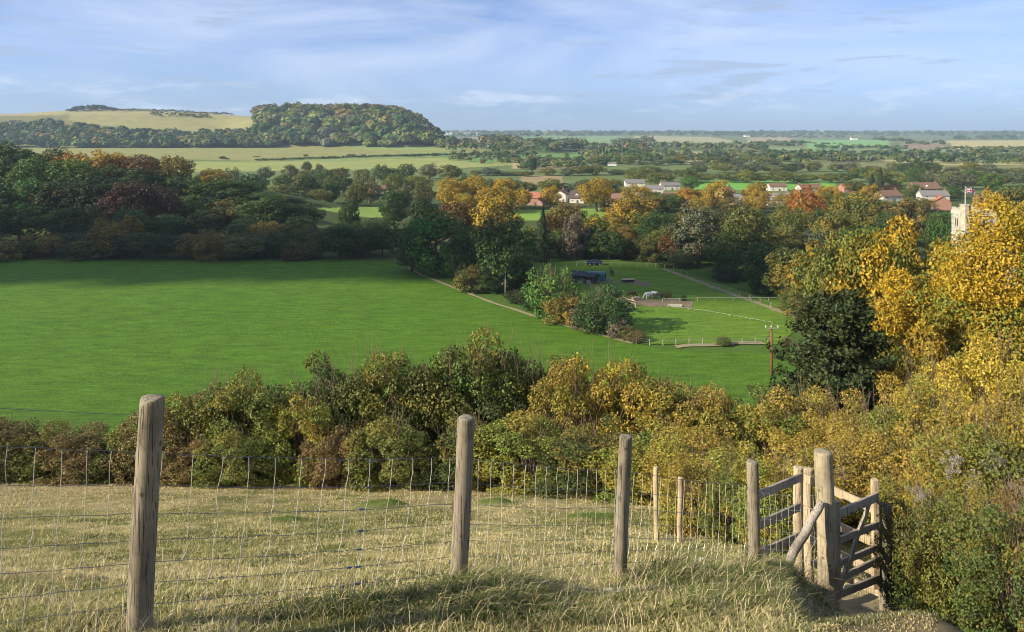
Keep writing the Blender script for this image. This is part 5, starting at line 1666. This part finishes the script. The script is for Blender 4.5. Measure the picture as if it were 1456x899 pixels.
m = MB(); m.tube([(0, 0, zt), (0, 0, zt + .14)], [.12, .03], 8); m.build('cap', WIRE, e)

# ------------------------------------------------------------------ paddock fences
def paddock_fence(pts, npost, label, ph=1.2, rails=2, tape=None, pm=NEWRAIL, rm=WHITE, rh=.05):
    pts = [at(*p) for p in pts]
    P0 = pts[0]
    e = empty('paddock_fence', (P0[0], P0[1], g(*P0))); tag(e, label, 'fence')
    o0 = Vector(e.location)
    arr = np.array(pts); seg = np.r_[0, np.cumsum(np.hypot(*np.diff(arr, axis=0).T))]
    s = np.linspace(0, seg[-1], npost); X = np.interp(s, seg, arr[:, 0]); Y = np.interp(s, seg, arr[:, 1]); Z = gz(X, Y)
    for x, y, z in zip(X, Y, Z):
        m = MB(); m.tube([(x - o0.x, y - o0.y, z - o0.z - .3), (x - o0.x + R0.uniform(-.03, .03), y - o0.y, z - o0.z + ph * R0.uniform(.94, 1.05))], [.085, .075], 7)
        m.build('fence_post', pm, e)
    for k in range(rails):
        h = ph * (.92 - k * .38); m = MB()
        for i in range(npost - 1):
            a = Vector((X[i], Y[i], Z[i] + h)) - o0; b = Vector((X[i + 1], Y[i + 1], Z[i + 1] + h)) - o0
            m.beam(a, b, .03, rh)
        m.build('rail', rm, e)
    return e

paddock_fence([(905, 489), (930, 492), (985, 490), (1040, 490), (1092, 488)], 11, 'post and wire fence along the near edge of the paddock', 1.0, 2, pm=RAIL, rm=WIRED, rh=.03)
paddock_fence([(1145, 459), (1100, 440), (1050, 421), (1000, 404), (958, 386)], 15, 'long pale-posted fence climbing the right side of the paddock', 1.15, 1, pm=RAIL, rm=WIRED, rh=.04)
paddock_fence([(820, 379), (860, 379), (905, 380), (958, 382)], 12, 'pale-posted fence across the top of the paddock', 1.15, 1, pm=RAIL, rm=RAIL, rh=.05)
paddock_fence([(942, 430), (1000, 429), (1060, 428.5), (1118, 428)], 8, 'white tape fence dividing the bright and dark halves of the paddock', .8, 1, pm=RAIL, rm=WHITE, rh=.04)
paddock_fence([(950, 438), (1010, 446), (1060, 455), (1098, 461)], 6, 'faint white tape slanting across the bright half of the paddock', .45, 1, pm=RAIL, rm=WIRE, rh=.02)
paddock_fence([(872, 423), (884, 430), (894, 435), (903, 437)], 5, 'short three-rail pale timber fence beside the trampled ground', 1.3, 3, rm=NEWRAIL, rh=.14)
paddock_fence([(876, 439), (890, 440), (904, 440)], 4, 'low pale rail fence behind the dark rounded bush', 1.1, 2, rm=NEWRAIL, rh=.12)
paddock_fence([(822, 400), (832, 406), (842, 412), (856, 420)], 6, 'grey timber rails of the stable yard', 1.3, 3, rm=RAIL, rh=.14)

# ------------------------------------------------------------------ stables, horsebox, car, small things in the paddock
DARKW = simple('dark_stained_boards', (.035, .032, .034), .7, .3, .3, 3., stretch=(1, 1, 8))
FELT = simple('felt_roof', (.045, .045, .055), .9, .15, .2, 2.)
TEAL = simple('teal_paint', (.02, .14, .14), .4, .4, .12, 2.)
RUB = simple('tyre_rubber', (.02, .02, .02), .9, .1, .2, 8.)
def gpos(u, v): 
    x, y = at(u, v); return x, y, g(x, y)
x, y, z = gpos(829, 402)
e = empty('stable_block', (x, y, z), math.radians(-28)); tag(e, 'dark timber stable block left of the teal horsebox', 'stable'); e.scale = (.78, .78, .8)
m = MB(); m.add([(-4, -1.8, -.3), (4, -1.8, -.3), (4, 1.8, -.3), (-4, 1.8, -.3), (-4, -1.8, 2.2), (4, -1.8, 2.2), (4, 1.8, 2.6), (-4, 1.8, 2.6)], [(0, 1, 5, 4), (1, 2, 6, 5), (2, 3, 7, 6), (3, 0, 4, 7), (4, 5, 6, 7)]); m.build('wall', DARKW, e)
m = MB(); m.add([(-4.3, -2.5, 2.18), (4.3, -2.5, 2.18), (4.3, 2.1, 2.70), (-4.3, 2.1, 2.70), (-4.3, -2.5, 2.30), (4.3, -2.5, 2.30), (4.3, 2.1, 2.82), (-4.3, 2.1, 2.82)], [(3, 2, 1, 0), (4, 5, 6, 7), (0, 1, 5, 4), (1, 2, 6, 5), (2, 3, 7, 6), (3, 0, 4, 7)]); m.build('roof', FELT, e)
for k in (-2.4, .2, 2.6):
    m = MB(); m.box((k, -1.84, .6), (1.2, .07, 1.2)); dd = m.build('stable_door', RAIL, e); m = MB(); m.box((k + .45, -1.9, .9), (.2, .05, .05)); m.build('bolt', WIRE, dd)
    m = MB(); m.box((k, -1.83, 1.65), (1.1, .05, .8)); m.build('opening', LOUVRE, e)
x, y, z = gpos(848, 401)
e = empty('horse_trailer', (x, y, z), math.radians(-14)); tag(e, 'teal horsebox trailer with a rounded roof parked by the stables', 'horse trailer')
V = []; prof = [(-1.0, .45), (1.0, .45), (1.0, 1.9), (.85, 2.25), (.5, 2.42), (0, 2.48), (-.5, 2.42), (-.85, 2.25), (-1.0, 1.9)]
for xx in (-2.0, -1.85, 1.7, 2.05):
    k = .94 if abs(xx) > 1.9 else 1.
    V += [(xx, a * k, .45 + (b - .45) * k) for a, b in prof]
n = 9; m = MB(); m.add(V, [(r_ * n + k, r_ * n + (k + 1) % n, (r_ + 1) * n + (k + 1) % n, (r_ + 1) * n + k) for r_ in range(3) for k in range(n)] + [tuple(range(n - 1, -1, -1)), tuple(27 + k for k in range(n))]); m.build('body', TEAL, e)
for sx in (-.45, .45):
    for sy in (-1.06, 1.06):
        m = MB(); m.tube([(sx, sy - .1, .34), (sx, sy + .1, .34)], .34, 14); w_ = m.build('wheel', RUB, e); m = MB(); m.tube([(sx, sy - .12, .34), (sx, sy + .12, .34)], .18, 10); m.build('rim', WIRE, w_)
m = MB(); m.box((-.0, -1.03, 1.75), (1.6, .04, .35)); m.build('window', GLASS, e)
m = MB(); m.box((2.1, 0, 1.3), (.06, 1.5, 1.6)); m.build('ramp', DARKW, e)
m = MB(); m.beam((-2.0, -.6, .45), (-3.1, 0, .5), .08, .1); m.beam((-2.0, .6, .45), (-3.1, 0, .5), .08, .1); m.build('drawbar', WIRED, e)
x, y, z = gpos(860, 402)
m = MB()
m.add([(x - 1.3, y - .6, z), (x + 1.3, y - .6, z), (x + 1.3, y + .6, z), (x - 1.3, y + .6, z), (x - 1.45, y - .72, z + .9), (x + 1.45, y - .72, z + .9), (x + 1.45, y + .72, z + .9), (x - 1.45, y + .72, z + .9), (x - 1.3, y - .6, z + .9), (x + 1.3, y - .6, z + .9), (x + 1.3, y + .6, z + .9), (x - 1.3, y + .6, z + .9), (x - 1.2, y - .5, z + .3), (x + 1.2, y - .5, z + .3), (x + 1.2, y + .5, z + .3), (x - 1.2, y + .5, z + .3)],
      [(0, 1, 5, 4), (1, 2, 6, 5), (2, 3, 7, 6), (3, 0, 4, 7), (4, 5, 9, 8), (5, 6, 10, 9), (6, 7, 11, 10), (7, 4, 8, 11), (8, 9, 13, 12), (9, 10, 14, 13), (10, 11, 15, 14), (11, 8, 12, 15), (12, 13, 14, 15)])
tag(m.build('feed_skip', RAIL), 'grey open skip standing right of the teal horsebox', 'skip')
x, y, z = gpos(893, 402)
e = empty('hay_feeder', (x, y, z), .2); tag(e, 'pale wooden hay feeder on the shaded grass', 'hay feeder')
m = MB(); m.box((0, 0, .75), (3.0, 1.3, .12)); m.build('top', NEWRAIL, e)
m = MB(); m.box((0, 0, .45), (2.7, 1.0, .46)); m.build('trough', DARKW, e)
for sx in (-1.3, 1.3):
    for sy in (-.5, .5):
        m = MB(); m.box((sx, sy, .11), (.12, .12, .24)); m.build('leg', RAIL, e)
x, y, z = gpos(960, 437)
e = empty('drinking_trough', (x, y, z), -.1); tag(e, 'pale drinking trough by the small yellow-green sapling', 'trough')
m = MB()
V = []
for (sx, sy, zz) in ((1.15, .4, .0), (1.3, .5, .45), (1.18, .4, .45), (1.05, .3, .15)):
    V += [(-sx, -sy, zz), (sx, -sy, zz), (sx, sy, zz), (-sx, sy, zz)]
m.add(V, [(r_ * 4 + k, r_ * 4 + (k + 1) % 4, (r_ + 1) * 4 + (k + 1) % 4, (r_ + 1) * 4 + k) for r_ in range(3) for k in range(4)] + [(12, 13, 14, 15)])
m.build('basin', STONEL, e)
m = MB(); m.box((0, 0, .30), (2.15, .64, .02)); m.build('water', GLASS, e)
x, y, z = gpos(904, 428)
e = empty('straw_bale', (x, y, z), .3); tag(e, 'pinkish hay bale beside the brown horse', 'hay bale')
m = MB(); m.beam((-.75, 0, .4), (.75, 0, .4), .8, .8); m.build('bale', simple('hay', (.40, .30, .20), .95, .1, .3, 12.), e)
m = MB(); [m.box((k, 0, .4), (.02, .815, .815)) for k in (-.35, .35)]; m.build('twine', DIRT, e)

CARB = simple('dark_blue_car_paint', (.015, .025, .07), .25, .5, .1, 1., bstr=0.)
x, y, z = gpos(845, 377)
e = empty('parked_car', (x, y, z), .05); tag(e, 'dark blue car parked behind the top paddock fence', 'car')
prof = [(-2.1, .35), (-2.15, .75), (-1.9, .92), (-1.25, 1.0), (-.75, 1.42), (.75, 1.45), (1.4, 1.02), (2.05, .88), (2.12, .6), (2.05, .35)]
m = MB(); n = len(prof); V = []
for yy, k in ((-.85, .97), (-.78, 1.), (.78, 1.), (.85, .97)):
    V += [(a * k, yy * (1 if b < 1.05 else .84), b) for a, b in prof]
m.add(V, [(r_ * n + k, r_ * n + (k + 1) % n, (r_ + 1) * n + (k + 1) % n, (r_ + 1) * n + k) for r_ in range(3) for k in range(n)] + [tuple(range(n - 1, -1, -1)), tuple(3 * n + k for k in range(n))]); m.build('body', CARB, e)
m = MB()
for s in (-1, 1): m.add([(-1.1, s * .862, 1.02), (1.2, s * .862, 1.02), (.68, s * .74, 1.38), (-.7, s * .74, 1.38)], [(0, 1, 2, 3)])
m.build('side_windows', GLASS, e)
for sx in (-1.3, 1.3):
    for sy in (-.82, .82):
        m = MB(); m.tube([(sx, sy - .1, .32), (sx, sy + .1, .32)], .32, 16); w_ = m.build('wheel', RUB, e); m = MB(); m.tube([(sx, sy - .115, .32), (sx, sy + .115, .32)], .19, 12); m.build('rim', WIRE, w_)
for sy in (-.6, .6):
    m = MB(); m.box((-2.12, sy, .72), (.06, .3, .14)); m.build('headlight', WHITE, e)

# ------------------------------------------------------------------ horses
def skin_body(name, nodes, edges, mat, sub=2):
    me = bpy.data.meshes.new(name + '_cage'); me.from_pydata([q[:3] for q in nodes], edges, []); me.update()
    o = bpy.data.objects.new(name + '_cage', me); COL.objects.link(o)
    sk = o.modifiers.new('skin', 'SKIN')
    for i, q in enumerate(nodes): me.skin_vertices[0].data[i].radius = (q[3], q[4] if len(q) > 4 else q[3])
    me.skin_vertices[0].data[0].use_root = True
    sb = o.modifiers.new('sub', 'SUBSURF'); sb.levels = sub; sb.render_levels = sub
    dg = bpy.context.evaluated_depsgraph_get()
    out = bpy.data.meshes.new_from_object(o.evaluated_get(dg)); out.name = name
    bpy.data.objects.remove(o); bpy.data.meshes.remove(me)
    out.polygons.foreach_set('use_smooth', [True] * len(out.polygons))
    out.materials.clear(); out.materials.append(mat)
    return out

def horse_nodes(graze=True):
    N = [(0, 0, 1.18, .30, .34), (.45, 0, 1.20, .27, .33), (-.55, 0, 1.22, .27, .31), (.75, 0, 1.28, .19, .26), (-.82, 0, 1.22, .17, .2)]
    E = [(0, 1), (0, 2), (1, 3), (2, 4)]
    if graze: nk = [(1.02, 0, 1.08, .13, .2), (1.28, 0, .72, .10, .15), (1.42, 0, .48, .095, .13), (1.52, 0, .26, .07, .08), (1.56, 0, .14, .055, .06)]
    else: nk = [(1.0, 0, 1.5, .13, .2), (1.22, 0, 1.78, .10, .15), (1.36, 0, 1.86, .095, .13), (1.58, 0, 1.70, .07, .09), (1.68, 0, 1.6, .055, .06)]
    p = 3
    for q in nk: N.append(q); E.append((p, len(N) - 1)); p = len(N) - 1
    for s in (-1, 1):
        a = len(N); N += [(.58 + .04 * s, .16 * s, .88, .11), (.60 + .05 * s, .17 * s, .52, .065), (.60 + .05 * s, .17 * s, .28, .045), (.60 + .06 * s, .17 * s, .10, .05), (.63 + .06 * s, .17 * s, .02, .065)]
        E += [(1, a), (a, a + 1), (a + 1, a + 2), (a + 2, a + 3), (a + 3, a + 4)]
        a = len(N); N += [(-.62, .16 * s, .92, .15), (-.60 - .05 * s, .17 * s, .66, .09), (-.80 - .05 * s, .17 * s, .46, .055), (-.76 - .05 * s, .17 * s, .22, .042), (-.74 - .05 * s, .17 * s, .09, .05), (-.71 - .05 * s, .17 * s, .02, .065)]
        E += [(2, a)] + [(a + k, a + k + 1) for k in range(5)]
    hd = 7
    for s in (-1, 1):
        hx, hy, hz = N[hd - 0][:3]
        a = len(N); N.append((hx - (.06 if graze else .02), .07 * s, hz + .12, .03)); N.append((hx - (.10 if graze else .02), .09 * s, hz + .2, .012)); E += [(hd, a), (a, a + 1)]
    return N, E

WCOAT = simple('white_horse_coat', (.68, .64, .58), .7, .2, .12, 3.)
DCOAT = simple('dark_horse_coat', (.035, .028, .026), .6, .3, .3, 3.)
BCOAT = simple('bay_horse_coat', (.10, .042, .022), .6, .3, .3, 3.)
def horse(u, v, rz, mat, mane, graze, label):
    x, y, z = gpos(u, v)
    N, E = horse_nodes(graze)
    o = link('horse', skin_body('horse', N, E, mat), None, None, (x, y, z)); o.rotation_euler = (0, 0, rz); tag(o, label, 'horse')
    m = MB(); m.tube([(-.92, 0, 1.30), (-1.06, 0, 1.18), (-1.10, .02, .85), (-1.06, .03, .50)], [.05, .07, .09, .02], 8); m.build('tail', mane, o, True)
    m = MB()
    pts = [(N[3][0], 0, N[3][2] + .22), (N[5][0] + .02, 0, N[5][2] + .2), (N[6][0] + .06, 0, N[6][2] + .13)] if graze else [(N[3][0] - .02, 0, N[3][2] + .26), (N[5][0] - .1, 0, N[5][2] + .14), (N[6][0] - .07, 0, N[6][2] + .13)]
    m.tube(pts, [.05, .06, .04], 6); m.build('mane', mane, o, True)
    return o
horse(923, 426, math.radians(200), WCOAT, WCOAT, True, 'white horse grazing on the line between bright and dark grass')
horse(937, 426.5, math.radians(-25), DCOAT, DCOAT, True, 'dark horse grazing right beside the white horse')
horse(932, 425, math.radians(150), WCOAT, DCOAT, True, 'grey horse half hidden between the white and dark horses')
horse(897, 425, math.radians(15), BCOAT, DCOAT, True, 'brown horse standing over the pinkish hay bale')
horse(870, 393, math.radians(100), DCOAT, DCOAT, False, 'black horse standing by itself right of the teal horsebox')

# ------------------------------------------------------------------ unseen blocker of cloudlike lumps, added to shade the wood, field top and paddock
CLOUD = newmat('shade_blocker_white')[0]; nt = CLOUD.node_tree
df = mk(nt, 'ShaderNodeBsdfDiffuse'); df.inputs['Color'].default_value = (.9, .9, .9, 1)
o_ = mk(nt, 'ShaderNodeOutputMaterial'); nt.links.new(df.outputs[0], o_.inputs[0])
rc = random.Random(5); LC = 1000.
mb = MB()
FOOT = [(-205, 192, 31), (-165, 190, 30), (-130, 192, 30), (-95, 192, 30), (-64, 191, 27), (-34, 186, 22), (-8, 178, 19), (20, 167, 20), (40, 165, 19), (56, 163, 13), (-150, 204, 21), (-240, 194, 32), (-185, 204, 21), (-110, 204, 21)]
for (fx_, fy_, fr) in FOOT:
    c = Vector((fx_, fy_, -28)) + S * LC
    n, m_ = 22, 12; Vv = []
    for i in range(m_ + 1):
        for j in range(n):
            ph, an = math.pi * i / m_, 2 * math.pi * j / n
            k2 = 1 + .30 * (vnoise(i * .9 + fx_, j * .8 + fy_) - .5) + .18 * (vnoise(i * 2.1 + fx_, j * 2. + fy_) - .5)
            Vv.append((c.x + fr * .86 * k2 * math.sin(ph) * math.cos(an), c.y + fr * k2 * math.sin(ph) * math.sin(an), c.z + fr * .26 * k2 * math.cos(ph)))
    mb.add(Vv, [(i * n + j, i * n + (j + 1) % n, (i + 1) * n + (j + 1) % n, (i + 1) * n + j) for i in range(m_) for j in range(n)])
co_ = mb.build('shade_blocker', CLOUD, None, True); tag(co_, kind='structure')

# ------------------------------------------------------------------ haze over the whole landscape
HAZE = bpy.data.materials.new('haze'); HAZE.use_nodes = True; nt = HAZE.node_tree; nt.nodes.clear()
pv = mk(nt, 'ShaderNodeVolumePrincipled'); pv.inputs['Color'].default_value = (.62, .80, 1, 1); pv.inputs['Density'].default_value = 1.05e-4; pv.inputs['Anisotropy'].default_value = .1
o_ = mk(nt, 'ShaderNodeOutputMaterial'); nt.links.new(pv.outputs[0], o_.inputs['Volume'])
zmax = float(V_ground_max) + 26
mb = MB(); mb.box((0, 0, (zmax + float(V_ground_min) - 1) / 2), (19400, 19400, zmax - float(V_ground_min) + 1))
hz = mb.build('haze', HAZE); tag(hz, kind='stuff')
